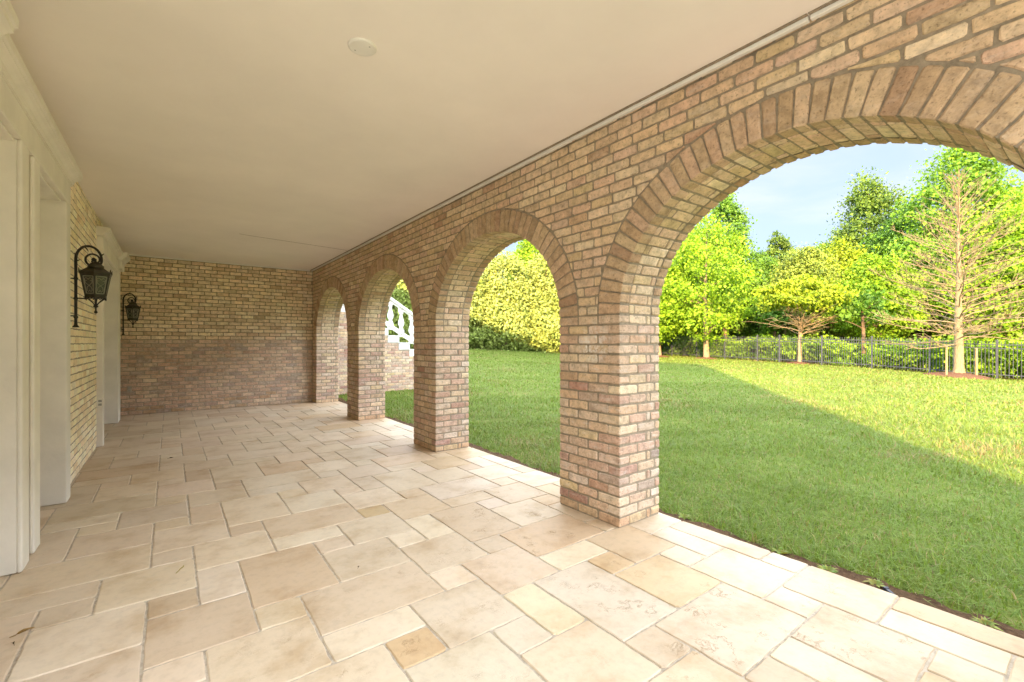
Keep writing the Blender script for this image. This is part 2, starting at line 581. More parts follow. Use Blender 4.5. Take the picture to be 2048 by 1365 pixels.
mb.face([(XI + .007, YA, SPRING), (XO - .007, YA, SPRING), (XO - .007, YA, CEIL + .3), (XI + .007, YA, CEIL + .3)], 1)
brick_field(mb, FR_IN, -YE + .004, -YA, SPRING, CEIL, col_arcade, clip=clip_arch, off=.07)
fr_out = (V((XO, 0, 0)), V((0, 1, 0)), V((0, 0, 1)), V((1, 0, 0)))
brick_field(mb, fr_out, YA, YE, SPRING, CEIL + .3, col_arcade,
            clip=lambda p: [(-q[0], q[1]) for q in clip_arch([(-q[0], q[1]) for q in p])])
aparent(mb.build('spandrel', [M['brick'], M['mortar']]))

# arch rings: voussoirs on both faces and the running bond of the soffit between them
NV = 42
for k in range(4):
    mb = MB()
    yc, a = ARCH[k]
    # equal arc-length parameters along the ring's mid line
    ts = [PI * i / 600 for i in range(601)]
    cum = [0]
    for i in range(600):
        p, q = ell(k, ts[i], RING * .3), ell(k, ts[i + 1], RING * .3)
        cum.append(cum[-1] + math.dist(p, q))
    tp = np.interp(np.linspace(0, cum[-1], NV + 1), cum, ts)
    for i in range(NV):
        t0, t1 = tp[i], tp[i + 1]
        tm = (t0 + t1) / 2
        def pt(t, g):
            # points along the normal of the intrados
            y, z = ell(k, t)
            nx, nz = math.cos(t) / a, math.sin(t) / RISE
            r = math.hypot(nx, nz)
            return V((y + nx / r * g, z + nz / r * g))
        g = .0062
        A0, A1, B0, B1 = pt(t0, 0), pt(t1, 0), pt(t0, RING), pt(t1, RING)
        def shrink(P0, P1, w):
            d = (P1 - P0); L = d.length; d /= L
            return P0 + d * w, P1 - d * w
        A0, A1 = shrink(A0, A1, g * .8); B0, B1 = shrink(B0, B1, g * 1.15)
        col = (*desat(pick(RINGC), .05), .25)
        j = random.uniform(-.003, .003)
        col2 = (*pick(RINGC), .25)
        # inner face (a = -Y) and outer face
        mb.prism([(-A0.x, A0.y), (-A1.x, A1.y), (-B1.x, B1.y), (-B0.x, B0.y)], (V((XI - .004 + j, 0, 0)), V((0, -1, 0)), V((0, 0, 1)), V((-1, 0, 0))), .098, col, jit=.0018)
        mb.prism([(A0.x, A0.y), (A1.x, A1.y), (B1.x, B1.y), (B0.x, B0.y)], (V((XO + .004, 0, 0)), V((0, 1, 0)), V((0, 0, 1)), V((1, 0, 0))), .098, col2, jit=.0018)
        # soffit bricks between
        mid = (A0 + A1) / 2; tv = (A1 - A0); w = tv.length; tv.normalize()
        T3 = V((0, tv.x, tv.y)); N3 = V((0, -math.cos(tm) / a, -math.sin(tm) / RISE)).normalized()
        fr = (V((XI, mid.x, mid.y)), V((1, 0, 0)), N3.cross(V((1, 0, 0))), N3)
        T = XO - XI
        segs = [(.105, .295), (.305, T - .105)] if i % 2 else [(.105, .155), (.165, T - .105)]
        for s0, s1 in segs:
            mb.prism([(s0, -w / 2), (s1, -w / 2), (s1, w / 2), (s0, w / 2)], fr, .03, col_arcade(mid.y), jit=.0016)
    aparent(mb.build('arch_ring', [M['brick'], M['mortar']]))

# ------------------------------------------------------------------ end wall
mb = MB()
x0, x1 = -1.0, XI
mb.box(x0, x1 + .3, YB + .007, YB + .3, 0, 19 * CH, 1); mb.box(x0, x1 + .3, YB + .0075, YB + .3, 19 * CH + .0005, CEIL + .3, 2)
frb = (V((0, YB, 0)), V((1, 0, 0)), V((0, 0, 1)), V((0, -1, 0)))
brick_field(mb, frb, XL - .1, XI - .003, 0, CEIL, col_end, off=.03)
ew = tag(mb.build('end_wall', [M['brick'], M['mortar_pale'], M['mortar']]), 'plain brick end wall of the porch, cream above and brown below', 'brick wall')

# ------------------------------------------------------------------ house wall with its door surrounds
hw = empty('house_wall', (XL, 6.3, 0))
tag(hw, 'cream brick house wall carrying the lanterns beside white door surrounds', 'brick wall')
mb = MB()
frl = (V((XL, 0, 0)), V((0, 1, 0)), V((0, 0, 1)), V((1, 0, 0)))
D1, D2 = (1.50, 5.20), (7.50, 9.93)       # the two door surrounds along the wall
mb.box(XL - .28, XL - .0045, D1[1] - .05, D2[0] + .05, 0, CEIL + .05, 1)
mb.box(XL - .28, XL - .0045, D2[1] - .05, YB, 0, CEIL + .05, 1)
mb.box(XL - .28, XL - .007, D1[0], D1[1] - .05, 2.6, CEIL + .05, 1)
mb.box(XL - .28, XL - .007, D2[0] + .05, D2[1] - .05, 2.6, CEIL + .05, 1)
brick_field(mb, frl, D1[1] - .06, D2[0] + .06, 0, CEIL, col_house, joint=.010)
brick_field(mb, frl, D2[1] - .06, YB - .002, 0, CEIL, col_house)
brick_field(mb, frl, D1[0], D1[1] - .06, 2.609, CEIL, col_house)
brick_field(mb, frl, D2[0] + .06, D2[1] - .06, 2.609, CEIL, col_house)
o = mb.build('brickwork', [M['brick_pale'], M['mortar_pale']]); o.parent = hw; o.matrix_parent_inverse = Matrix.Translation((-XL, -6.3, 0))

def surround(y0, y1, openings, breaks, label, base):
    """painted surround: pilasters, lintel and cornice with openings and a white door in each"""
    XF = XL + .060
    root = tag(empty('door_surround', (XL, base, 0)), label, 'door surround')
    def par(o):
        o.parent = root; o.matrix_parent_inverse = Matrix.Translation((-XL, -base, 0)); return o
    ztop = 2.41
    edges = [y0] + [e for op in openings for e in op] + [y1]
    for i in range(0, len(edges), 2):
        a, b = edges[i], edges[i + 1]
        m = MB()
        # pilaster with a stepped face and a back slab
        if b - a > .3:
            w = (b - a)
            m.box(XL - .26, XF - .022, a, b, 0.004, ztop, 0, bev=.004)
            m.box(XF - .021, XF, a - .0005, a + .16, 0.003, ztop - .001, 0, bev=.006)
            m.box(XF - .021, XF, b - .16, b + .0005, 0.003, ztop - .001, 0, bev=.006)
        else:
            m.box(XL - .26, XF, a, b, 0.004, ztop, 0, bev=.006)
        par(m.build('pilaster', [M['trim']]))
    m = MB()
    m.box(XL - .26, XF + .001, y0 - .001, y1 + .001, ztop + .002, 2.585, 0, bev=.005)
    m.box(XL - .10, XF - .03, y0 + .2, y1 - .2, ztop - .018, ztop + .001, 0, bev=.004)
    par(m.build('lintel', [M['trim']]))
    m = MB()
    # cornice profile (x, z)
    c = XF
    prof = [(XL - .0, 2.586), (c + .004, 2.586), (c + .006, 2.602), (c + .014, 2.606), (c + .018, 2.622), (c + .034, 2.636), (c + .052, 2.644),
            (c + .054, 2.652), (c + .066, 2.655), (c + .068, 2.694), (XL - .0, 2.700)]
    m.extrude(prof[::-1], 'y', y0 - .06, y1 + .06)
    par(m.build('cornice', [M['trim']]))
    for (b0, b1) in breaks:
        m = MB()
        p2 = [(px + (.055 if i not in (0, len(prof) - 1) else .004), pz + (.012 if i >= 7 else -.0015)) for i, (px, pz) in enumerate(prof)]
        m.extrude(p2[::-1], 'y', b0, b1)
        m.box(XL, XF + .05, b0 + .05, b1 - .05, ztop + .05, 2.584, 0, bev=.01)
        par(m.build('cornice_break', [M['trim']]))
    for (a, b) in openings:
        m = MB()
        xd = XL - .205
        m.box(xd - .045, xd, a + .006, b - .006, .006, ztop - .006, 0, bev=.003)
        w = b - a
        for q in range(2):
            s0 = a + .09 + q * (w - .06) / 2; s1 = s0 + (w - .06) / 2 - .09
            for (z0, z1) in ((.16, .72), (.84, 1.55), (1.67, 2.26)):
                m.box(xd + .0005, xd + .016, s0, s1, z0, z1, 0, bev=.012)
        d = par(m.build('door', [M['white']]))
        h = MB()
        h.lathe([(.012, 0), (.012, .03), (.028, .042), (.03, .06), (.018, .075)], n=12)
        k = h.build('handle', [M['brass']])
        k.data.transform(Matrix.Translation((xd, b - .09, 1.02)) @ Matrix.Rotation(PI / 2, 4, 'Y'))
        k.parent = d
    return root

surround(D1[0], D1[1], [(2.45, 3.66), (4.10, 5.03)], [(1.9, 2.92)],
         'near white door surround with a long moulded cornice over several pilasters', 2.2)
surround(D2[0], D2[1], [(7.60, 9.53)], [(9.42, 10.02)],
         'far white door surround between the two black lanterns', 8.7)

# ------------------------------------------------------------------ ceiling
mb = MB()
mb.box(-1.0, XI + .006, -.70, YB + .006, CEIL, CEIL + .28, 0)
tag(mb.build('ceiling', [M['ceiling']]), kind='structure')
# thin trim strips that close the ceiling against the walls, laid in lengths with open joints
def strip(name, segs, axis, label):
    root = MB()
    for (a, b, dz, dx) in segs:
        if axis == 'y':
            root.box(XI - .034 - dx, XI - .0065, a, b, CEIL - .026 + dz, CEIL - .0015 + dz, 0, bev=.003)
            root.box(XI - .052 - dx, XI - .0345 - dx, a, b, CEIL - .007, CEIL - .0012, 1)
        else:
            root.box(a, b, YB - .030, YB - .0065, CEIL - .028, CEIL - .0015, 0, bev=.003)
    return tag(root.build(name, [M['white'], M['mortar']]), label, 'ceiling trim')
segs = []
y = -.66
for L, dz in ((1.55, 0), (1.62, -.001), (2.3, -.003), (2.05, 0), (1.3, -.002), (2.32, 0)):
    segs.append((y, min(y + L - .008, YB - .035), dz, random.uniform(0, .004))); y += L
strip('ceiling_trim', segs, 'y', 'thin white trim strip between the ceiling and the arcade wall')
strip('ceiling_trim', [(XL + .01, 1.1, 0, 0), (1.106, XI - .06, 0, 0)], 'x', 'thin white trim strip along the top of the end wall')
mb = MB()
pts = [(.80, 7.59), (.93, 7.63), (1.3, 7.68), (1.7, 7.745), (2.1, 7.80), (2.41, 7.86)]
for i in range(len(pts) - 1):
    (ax, ay), (bx, by) = pts[i], pts[i + 1]
    w = .004 + .002 * random.random()
    mb.box(ax, bx, 0, w * 2.2, 0, .0012)
    for q in range(len(mb.v) - 8, len(mb.v)):
        vx, vy, vz = mb.v[q]
        mb.v[q] = (vx, ay + (by - ay) * (vx - ax) / (bx - ax) + vy, CEIL - .0016 + vz)
tag(mb.build('ceiling_crack', [M['mortar']]), 'thin crack running across the ceiling near the far end', 'crack')

pl = tag(empty('cover_plate', (.815, 2.405, CEIL)), 'round white blank cover plate screwed to the ceiling', 'cover plate')
mb = MB()
mb.lathe([(.060, -.0105), (.068, -.0095), (.0725, -.006), (.0735, -.0005)], n=48)
mb.build('plate', [M['white']], pl)
for an in (2.2, 2.2 + PI):
    s = MB(); s.lathe([(.0028, -.0122), (.0042, -.0112), (.0042, -.0095)], n=10)
    s.build('screw', [M['grey']], pl, (.045 * math.cos(an), .045 * math.sin(an), 0))

# ------------------------------------------------------------------ paving
UX, UY = .2032 * 1.0075, .2032 * 1.0015
def gx(i): return .565 * .2032 + i * UX
def gy(j): return .245 * .2032 + j * UY
PAT = [(2, 4, 3, 2), (1, 0, 2, 3), (2, 3, 2, 1), (3, 2, 1, 1), (4, 2, 2, 2), (0, 1, 1, 2), (5, 1, 1, 1), (3, 0, 2, 2), (5, 4, 1, 1), (0, 3, 2, 2), (5, 5, 2, 2), (1, 5, 1, 1)]
XE = 2.955
mb = MB()
STONE = [((219, 202, 178), 5), ((216, 198, 173), 5), ((211, 191, 165), 4), ((221, 206, 184), 3), ((206, 185, 158), 2), ((217, 199, 177), 3)]
special = {(6, 7): (229, 212, 180), (8, 9): (231, 215, 186), (3, 8): (214, 186, 148), (6, 13): (231, 216, 190), (9, 2): (230, 213, 184), (5, 16): (206, 182, 142), (12, 1): (228, 211, 182), (11, 5): (228, 210, 180), (9, 8): (218, 192, 156), (9, 6): (222, 198, 162)}
stained = {(7, 6), (8, 4), (7, 12), (8, 10), (6, 3), (3, 8), (9, 12), (10, 2), (11, 4), (7, 5), (8, 12), (11, 7), (8, 16), (10, 14), (-2, 15), (9, 8), (7, 11)}
frf = (V((0, 0, 0)), V((1, 0, 0)), V((0, 1, 0)), V((0, 0, 1)))
for pi in range(-2, 4):
    for pj in range(-2, 10):
        for (a, b, w, h) in PAT:
            i, j = a + 6 * pi, b + 6 * pj
            if (i, j) == (8, 3): rects = [(8, 3, 1, 1), (9, 2, 1, 2)]
            elif (i, j) == (9, 2): continue
            else: rects = [(i, j, w, h)]
            for (i_, j_, w_, h_) in rects:
                X0, X1, Y0, Y1 = gx(i_), gx(i_ + w_), gy(j_), gy(j_ + h_)
                X1 = min(X1, XE) if X0 < XE - .04 else X1
                X0 = max(X0, -.98); Y0 = max(Y0, -1.0); Y1 = min(Y1, YB + .02) if X0 < XI else Y1
                if X0 >= XE - .04 or X1 <= -.96 or Y1 <= -.98 or Y0 >= 11.4 or X1 - X0 < .03 or Y1 - Y0 < .03: continue
                g = .0042
                c = special.get((i_, j_))
                c = tuple(v * .80 for v in s2l(c)) if c else pick(STONE, .79, .90, .012)
                near_pier = any(X1 > XI - .3 and X0 < XO and Y1 > p0 - .25 and Y0 < p1 + .1 for p0, p1 in PIERS)
                if near_pier and random.random() < .75: c = (c[0] * .98, c[1] * .92, c[2] * .83)
                stv = random.uniform(.8, 1) if (i_, j_) in stained else (random.uniform(.3, .8) if random.random() < .3 else random.uniform(.15, .42))
                mb.prism([(X0 + g, Y0 + g), (X1 - g, Y0 + g), (X1 - g, Y1 - g), (X0 + g, Y1 - g)], frf, .05, (*[min(.9, v) for v in c], stv),
                         ch=.0042, jit=.0022, sub=.055, rnd=.011, lift=.0008)
mb.box(-1.0, XE - .012, -1.0, 11.38, -.12, -.0050, 1)
tag(mb.build('patio_paving', [M['stone'], M['grout']]), kind='structure')

# ------------------------------------------------------------------ house mass beyond the porch (its shade lies on the lawn)
hs = tag(empty('house', (-6, 4, 0)), 'tall house block rising behind the porch wall', 'house')
mb = MB(); mb.box(-22, -9, -11.37, 36, 0, 13.2, 0); mb.box(-8.998, -1.005, 1.52, 24, 0, 3.1, 0)
o = mb.build('wall', [M['white']]); o.parent = hs; o.matrix_parent_inverse = Matrix.Translation((6, -4, 0))
mb = MB(); mb.box(-22.1, -8.98, -11.39, 36.1, 13.202, 13.4, 0)
o = mb.build('roof', [M['grey']]); o.parent = hs; o.matrix_parent_inverse = Matrix.Translation((6, -4, 0))
# unseen pale stone paving added beside and behind the porch to bounce light in
mb = MB(); mb.box(-8.99, XE, -14, -1.004, -.12, -.004, 0, (.55, .50, .42, .1)); mb.box(-8.99, -1.004, -1.0, 1.515, -.12, -.004, 0, (.55, .50, .42, .1))
tag(mb.build('bounce_terrace', [M['stone']]), kind='structure')

# ------------------------------------------------------------------ wall lanterns
def make_lantern(label, loc):
    root = tag(empty('wall_lantern', loc), label, 'lantern', 'black wrought iron lanterns on the house wall')
    # pole along z, lantern hangs towards +x; z measured from the paving
    m = MB()
    m.tube([(0, 0, 1.44), (0, 0, 1.60), (0, 0, 1.80), (0, 0, 2.00)], .0105, 10)
    m.lathe([(.024, 0), (.022, .006), (.012, .022), (.0105, .04)], (0, 0, 1.412), 10)
    for z in (1.66, 1.50, 1.83):
        m.lathe([(.013, 0), (.0155, .006), (.0155, .014), (.013, .02)], (0, 0, z - .01), 10)
    # standoffs to the wall
    for z in (1.51, 1.83):
        m.tube([(0, 0, z), (-.075, 0, z)], .006, 8)
        m.tube([(-.058, 0, z), (-.085, 0, z)], [.020, .022], 12)
    # arm that steadies the lantern base
    m.tube([(0, 0, 1.662), (.06, 0, 1.662)], .0055, 8)
    m.build('bracket', [M['iron']], root)
    m = MB()
    P = []
    # crook: rises, bends over and curls inwards
    for i in range(15):
        t = i / 14
        an = PI - t * PI * 1.0
        P.append((.083 + .083 * math.cos(an), 0, 2.0 + .118 * math.sin(an)))
    # spiral
    cx, cz = .1135, 2.012
    r0 = .053
    for i in range(1, 44):
        t = i / 43
        an = -t * 1.75 * 2 * PI * .80 - .12
        r = r0 * (1 - .72 * max(0, (t - .5) / .5))
        P.append((cx + r * math.cos(an), 0, cz - .012 + r * math.sin(an)))
    m.tube(P, [.0105 - .005 * i / len(P) for i in range(len(P))], 8)
    m.lathe([(.004, -.018), (.015, -.008), (.017, 0), (.012, .012), (.003, .018)], (cx, 0, cz - .008), 10)
    # leaf spurs
    for (x, z, dx, dz) in ((.005, 2.03, -.016, .022), (.060, 2.105, .02, -.035), (.163, 2.045, .018, .02), (.008, 1.985, .02, .012), (.16, 1.962, .016, -.014)):
        m.tube([(x, 0, z), (x + dx * .6, 0, z + dz * .5), (x + dx, 0, z + dz)], [.006, .0045, .001], 6)
    m.build('scroll', [M['iron']], root)
    # lantern on its own axis
    ax = .127
    hexr = PI / 6
    roof = MB()
    roof.lathe([(.112, 1.868), (.115, 1.872), (.116, 1.892), (.108, 1.898), (.078, 1.918), (.052, 1.930), (.051, 1.932)], (ax, 0, 0), 6, smooth=False, rot=hexr)
    for k in range(6):
        an = hexr + k * PI / 3
        p = V((ax + .116 * math.cos(an), .116 * math.sin(an), 1.884)); q = V((ax + .052 * math.cos(an), .052 * math.sin(an), 1.934))
        roof.tube([p, q], .0042, 6)
        roof.tube([p, p + V((0, 0, .022)), p + V((.004 * math.cos(an), .004 * math.sin(an), .038))], [.0055, .005, .001], 6)
    r = roof.build('roof', [M['brass']], root)
    cap = MB()
    cap.lathe([(.052, 1.931), (.054, 1.936), (.054, 1.952), (.046, 1.958), (.040, 1.968), (.024, 1.980), (.010, 1.986), (.006, 1.992), (.006, 2.012)], (ax, 0, 0), 18)
    cap.build('cap', [M['brass']], r)
    # body: tapered hexagonal frame
    RT, RB, ZT, ZB = .106, .074, 1.866, 1.690
    fr_ = MB()
    def hx(rad, z, k): 
        an = hexr + k * PI / 3
        return V((ax + rad * math.cos(an), rad * math.sin(an), z))
    for k in range(6):
        fr_.tube([hx(RT, ZT, k), hx(RB, ZB, k)], .0052, 6)
        fr_.tube([hx(RT, ZT - .002, k), hx(RT, ZT - .002, k + 1)], .005, 6)
        fr_.tube([hx(RB, ZB, k), hx(RB, ZB, k + 1)], .005, 6)
    fr_.lathe([(.075, 1.668), (.079, 1.672), (.079, 1.690), (.072, 1.694)], (ax, 0, 0), 6, smooth=False, rot=hexr)
    fr_.build('frame', [M['brass']], root)
    for k in range(6):
        a, b, c, d = hx(RT - .004, ZT - .004, k), hx(RT - .004, ZT - .004, k + 1), hx(RB - .004, ZB + .004, k + 1), hx(RB - .004, ZB + .004, k)
        n = (b - a).cross(d - a).normalized(); ctr = (a + b + c + d) / 4
        if n.dot(ctr - V((ax, 0, ctr.z))) < 0: n = -n
        def quad(u, v): return a.lerp(b, u).lerp(d.lerp(c, u), v)
        pn = MB()
        i = [quad(.0, .0), quad(1, 0), quad(1, 1), quad(0, 1)]
        pn.faces([tuple(p - n * .002) for p in i] + [tuple(p - n * .005) for p in i], [(0, 1, 2, 3), (7, 6, 5, 4), (0, 4, 5, 1), (1, 5, 6, 2), (2, 6, 7, 3), (3, 7, 4, 0)])
        po = pn.build('pane', [M['glass']], root)
        sw = MB()
        # pale inner border and scrollwork on the glass
        for (u0, v0, u1, v1) in ((.12, .06, .88, .06), (.88, .06, .88, .93), (.88, .93, .12, .93), (.12, .93, .12, .06)):
            sw.tube([quad(u0, v0), quad(u1, v1)], .0040, 5, 0)
        for sgn in (-1, 1):
            S = []
            for q in range(22):
                t = q / 21
                an = t * 3.6 * PI / 2
                rr = .19 * (1 - .55 * t)
                S.append(quad(.5 + sgn * (.19 - rr * math.cos(an) * .85), .24 - rr * math.sin(an) * .55 + .0))
            sw.tube(S, .0021, 4, 1)
            S = [quad(.5 + sgn * x, v) for (x, v) in ((.32, .22), (.28, .40), (.08, .50), (-.2, .62), (-.26, .76), (-.12, .86), (0, .76))]
            sw.tube(S, .0021, 4, 1)
        sw.build('scrollwork', [M['verdigris'], M['verdigris']], po)
    fin = MB()
    for k in range(6):
        p = hx(.074, 1.670, k); an = hexr + k * PI / 3
        fin.tube([p, p + V((0, 0, -.022))], [.0055, .002], 6)
        fin.tube([V((ax + .066 * math.cos(an), .066 * math.sin(an), 1.668)), V((ax + .045 * math.cos(an), .045 * math.sin(an), 1.650)), V((ax + .022 * math.cos(an), .022 * math.sin(an), 1.628)), V((ax + .010 * math.cos(an), .010 * math.sin(an), 1.610))], [.004, .0045, .004, .004], 6)
        for q in (1, 2):
            pp = hx(.074, 1.670, k).lerp(hx(.074, 1.670, k + 1), q / 3)
            fin.tube([pp, pp + V((0, 0, -.012))], [.006, .003], 6)
    fin.lathe([(.004, 1.534), (.011, 1.540), (.013, 1.548), (.006, 1.562), (.006, 1.585), (.016, 1.592), (.018, 1.600), (.008, 1.612), (.008, 1.668)], (ax, 0, 0), 12)
    fin.build('finial', [M['iron']], root)
    return root

lan = make_lantern('near black lantern on a scrolled bracket, on the brick between both white surrounds', (-.645, 5.36, 0))
l2 = copy_tree(lan)
l2.location = (-.634, 10.12, 0)
l2['label'] = 'far smaller looking black lantern in the corner by the end wall'

# small fittings
def plate(name, x, y, z, face, label, cat, mt):
    root = MB()
    if face == '-y':
        root.box(x - .035, x + .035, y - .012, y, z - .057, z + .057, 0, bev=.004)
        root.box(x - .016, x + .016, y - .0155, y - .0121, z + .008, z + .036, 1, bev=.002)
        root.box(x - .016, x + .016, y - .0155, y - .0121, z - .036, z - .008, 1, bev=.002)
    return tag(root.build(name, mt), label, cat)
plate('socket_cover', -.685, 7.498, .545, '-y', 'small grey socket cover on the side of the far surround', 'socket', [M['trim'], M['grey']])
plate('socket_cover', -.575, YB - .004, .46, '-y', 'small brownish socket cover low on the end wall', 'socket', [M['grout'], M['grey']])

# ------------------------------------------------------------------ terrain
gxs = np.concatenate([np.arange(-60, XE, 4.0)[:-1], [XE - .01], np.arange(3.2, 16, .5), np.arange(16, 44, 1.0), np.arange(44, 130, 8), [200, 400, 900]])
gys = np.concatenate([[-900, -300, -120], np.arange(-60, -6, 6), np.arange(-6, 40, .75), np.arange(40, 110, 7), [150, 300, 900]])
GX, GY = np.meshgrid(gxs, gys, indexing='ij')
GZ = zg(GX, GY)
GZ = np.where(GX < XE, np.minimum(GZ, -.13), GZ)
nx, ny = GX.shape
idx = np.arange(nx * ny).reshape(nx, ny)
F = np.stack([idx[:-1, :-1], idx[1:, :-1], idx[1:, 1:], idx[:-1, 1:]], -1).reshape(-1, 4)
tag(np_mesh('lawn', np.stack([GX, GY, GZ], -1).reshape(-1, 3), F, M['lawn'], smooth=True), kind='structure')

# bare soil strip between paving and turf
n = 260
ysn = np.linspace(-3, 11.4, n)
Vs = []; 
for q, yv in enumerate(ysn):
    w = .15 + .035 * math.sin(yv * 3.1) + .03 * math.sin(yv * 7.7 + 1) + .012 * math.sin(yv * 23)
    for s in range(6):
        x = XE + (w + .05) * s / 5
        z = gz(x, yv) + .012 + .010 * math.sin(yv * 31 + s * 2.1) * (0 < s < 5) + (-.03 if s == 5 else 0) + (.012 if s in (1, 2) else 0)
        Vs.append((x, yv, z))
F = np.array([(q * 6 + s, q * 6 + s + 1, (q + 1) * 6 + s + 1, (q + 1) * 6 + s) for q in range(n - 1) for s in range(5)])
tag(np_mesh('soil_strip', np.array(Vs), F, M['soil'], smooth=True), kind='structure')

# ------------------------------------------------------------------ grass
def grass():
    out = []
    bins = [(2.6, 5, 5200), (5, 7.5, 3200), (7.5, 11, 1500), (11, 16, 620), (16, 24, 250), (24, 38, 110)]
    for (d0, d1, rho) in bins:
        a0, a1 = R(-40), R(64)
        area = .5 * (a1 - a0) * (d1 ** 2 - d0 ** 2) * 1.0
        N = int(area * rho)
        rr = np.sqrt(RNG.uniform(d0 ** 2, d1 ** 2, N)); an = RNG.uniform(a0, a1, N) + TH
        X = rr * np.sin(an); Y = rr * np.cos(an)
        edge = XE + .165 + .035 * np.sin(Y * 3.1) + .03 * np.sin(Y * 7.7 + 1) + RNG.normal(0, .035, N)
        keep = X > edge
        keep &= ~((X < 7.2) & (Y > 11.44) & (Y < 13.2))
        dd = X * SN + Y * CS; ll = X * CS - Y * SN
        u = ll / np.maximum(dd, 1)
        keep &= dd < np.interp(u, _U, _D) + 1.0
        # thinner in small patches
        pat = np.sin(X * 2.3 + np.sin(Y * 1.7) * 2) * np.sin(Y * 2.9 + np.sin(X * 1.3) * 2)
        keep &= RNG.random(N) < (.72 + .28 * pat)
        X, Y, pat, rr = X[keep], Y[keep], pat[keep], rr[keep]
        out.append((X, Y, pat, rr))
    X, Y, P, D = [np.concatenate(v) for v in zip(*out)]
    N = len(X)
    Z = zg(X, Y) - .004
    sc = np.clip(D / 6, .8, 4.5)
    hgt = RNG.uniform(.035, .075, N) * (1 + .25 * P) * np.clip(sc, .9, 1.35) * (1 + .35 * np.clip((6.5 - D) / 2.5, 0, 1))
    wid = RNG.uniform(.0022, .0042, N) * sc
    az = RNG.uniform(0, 2 * PI, N)
    lean = RNG.uniform(.35, 1.6, N)
    fx, fy = np.cos(az), np.sin(az)
    az2 = az + RNG.uniform(-.9, .9, N) + PI / 2
    wx, wy = np.cos(az2) * wid, np.sin(az2) * wid
    b = np.stack([X, Y, Z], 1)
    wv = np.stack([wx, wy, np.zeros(N)], 1)
    mid = b + np.stack([fx * hgt * lean * .35, fy * hgt * lean * .35, hgt * (.66 - .16 * lean)], 1)
    tip = b + np.stack([fx * hgt * lean, fy * hgt * lean, hgt * (1.05 - .42 * lean)], 1)
    Vv = np.stack([b - wv, b + wv, mid + wv * .8, mid - wv * .8, tip + wv * .12, tip - wv * .12], 1).reshape(-1, 3)
    k = np.arange(N) * 6
    F = np.stack([np.stack([k, k + 1, k + 2, k + 3], 1), np.stack([k + 3, k + 2, k + 4, k + 5], 1)], 1).reshape(-1, 4)
    c0 = np.array([.128, .222, .032]); c1 = np.array([.225, .292, .062]); c2 = np.array([.32, .255, .12])
    t = np.clip(RNG.normal(.45 + .18 * P, .28, N), 0, 1)[:, None]
    c = c0 * (1 - t) + c1 * t
    worn = np.sin(X * .9 + 1.3 * np.sin(Y * .55)) * np.sin(Y * 1.15 + .8 * np.sin(X * .8 + 1)) + .5 * np.sin(X * 3.1 + Y * 1.9) * np.sin(Y * 3.7 - X)
    dry = (RNG.random(N) < .07 + .30 * np.clip(worn - .45, 0, 1) * 1.5 + .05 * (P < -.3))[:, None]
    c = c * (1 + .10 * np.sin(X * .37 + Y * .21) * np.sin(Y * .43 - X * .3 + 2))[:, None]
    c = np.where(dry, c2 * RNG.uniform(.7, 1.2, (N, 1)), c)
    c = c * RNG.uniform(.8, 1.2, (N, 1))
    tag(np_mesh('grass', Vv, F, M['grass'], np.repeat(c, 2, 0)), kind='stuff')
    return N
NG = grass()

# ------------------------------------------------------------------ vegetation
def leaf_mesh(name, ctr, nrm_out, size, colour, parent, mat, loc=None, aspect=1.5, fold=.25):
    """one quad (bent along its axis into two) per leaf or spray"""
    N = len(ctr)
    a = RNG.normal(size=(N, 3)); 
    nn = nrm_out + RNG.normal(0, .6, (N, 3)) + np.array([-.45, -.35, .12])   # leaves turn to the light; nn /= np.linalg.norm(nn, axis=1, keepdims=True) + 1e-9
    a -= nn * (a * nn).sum(1, keepdims=True); a /= np.linalg.norm(a, axis=1, keepdims=True) + 1e-9
    b = np.cross(nn, a)
    s = size[:, None]
    p0 = ctr - a * s * .5 * aspect
    p2 = ctr + a * s * .5 * aspect
    p1 = ctr + b * s * .5 + nn * s * fold * .4 - a * s * .08
    p3 = ctr - b * s * .5 + nn * s * fold * .4 - a * s * .08
    Vv = np.stack([p0, p1, p2, p3], 1).reshape(-1, 3)
    k = np.arange(N) * 4
    F = np.stack([k, k + 1, k + 2, k + 3], 1)
    return np_mesh(name, Vv, F, mat, colour, parent, loc=loc)

def blob_leaves(n, nclump, shape, rx, rz, clump=.17, flat=.6, hollow=.5, seed=0):
    """leaf centres gathered in clumps through a crown; shape(h in 0..1) -> relative radius"""
    rg = np.random.default_rng(seed)
    h = rg.uniform(0, 1, nclump * 3)
    rad = np.array([shape(v) for v in h])
    keep = rg.random(len(h)) < (rad ** 1.3 + .05)
    h = h[keep][:nclump]; rad = rad[keep][:nclump]
    an = rg.uniform(0, 2 * PI, len(h))
    q = np.sqrt(rg.uniform(hollow ** 2, 1, len(h)))
    q *= (1 + .16 * np.sin(an * 3 + h * 9 + seed) + .10 * np.sin(an * 7 + h * 17))
    C = np.stack([np.cos(an) * q * rad * rx, np.sin(an) * q * rad * rx, h * rz], 1)
    w = rg.uniform(.5, 1.5, len(C)); w /= w.sum()
    ci = rg.choice(len(C), n, p=w)
    cs = clump * rx * rg.uniform(.6, 1.35, len(C))
    off = rg.normal(0, 1, (n, 3)) * cs[ci][:, None]; off[:, 2] *= flat
    P = C[ci] + off
    out = P - np.array([0, 0, rz * .45]); out = out / (np.linalg.norm(out, axis=1, keepdims=True) + 1e-6)
    offn = off / (np.linalg.norm(off, axis=1, keepdims=True) + 1e-6)
    return P, out * .55 + offn * .5 + np.array([0, 0, .35]), ci, rg

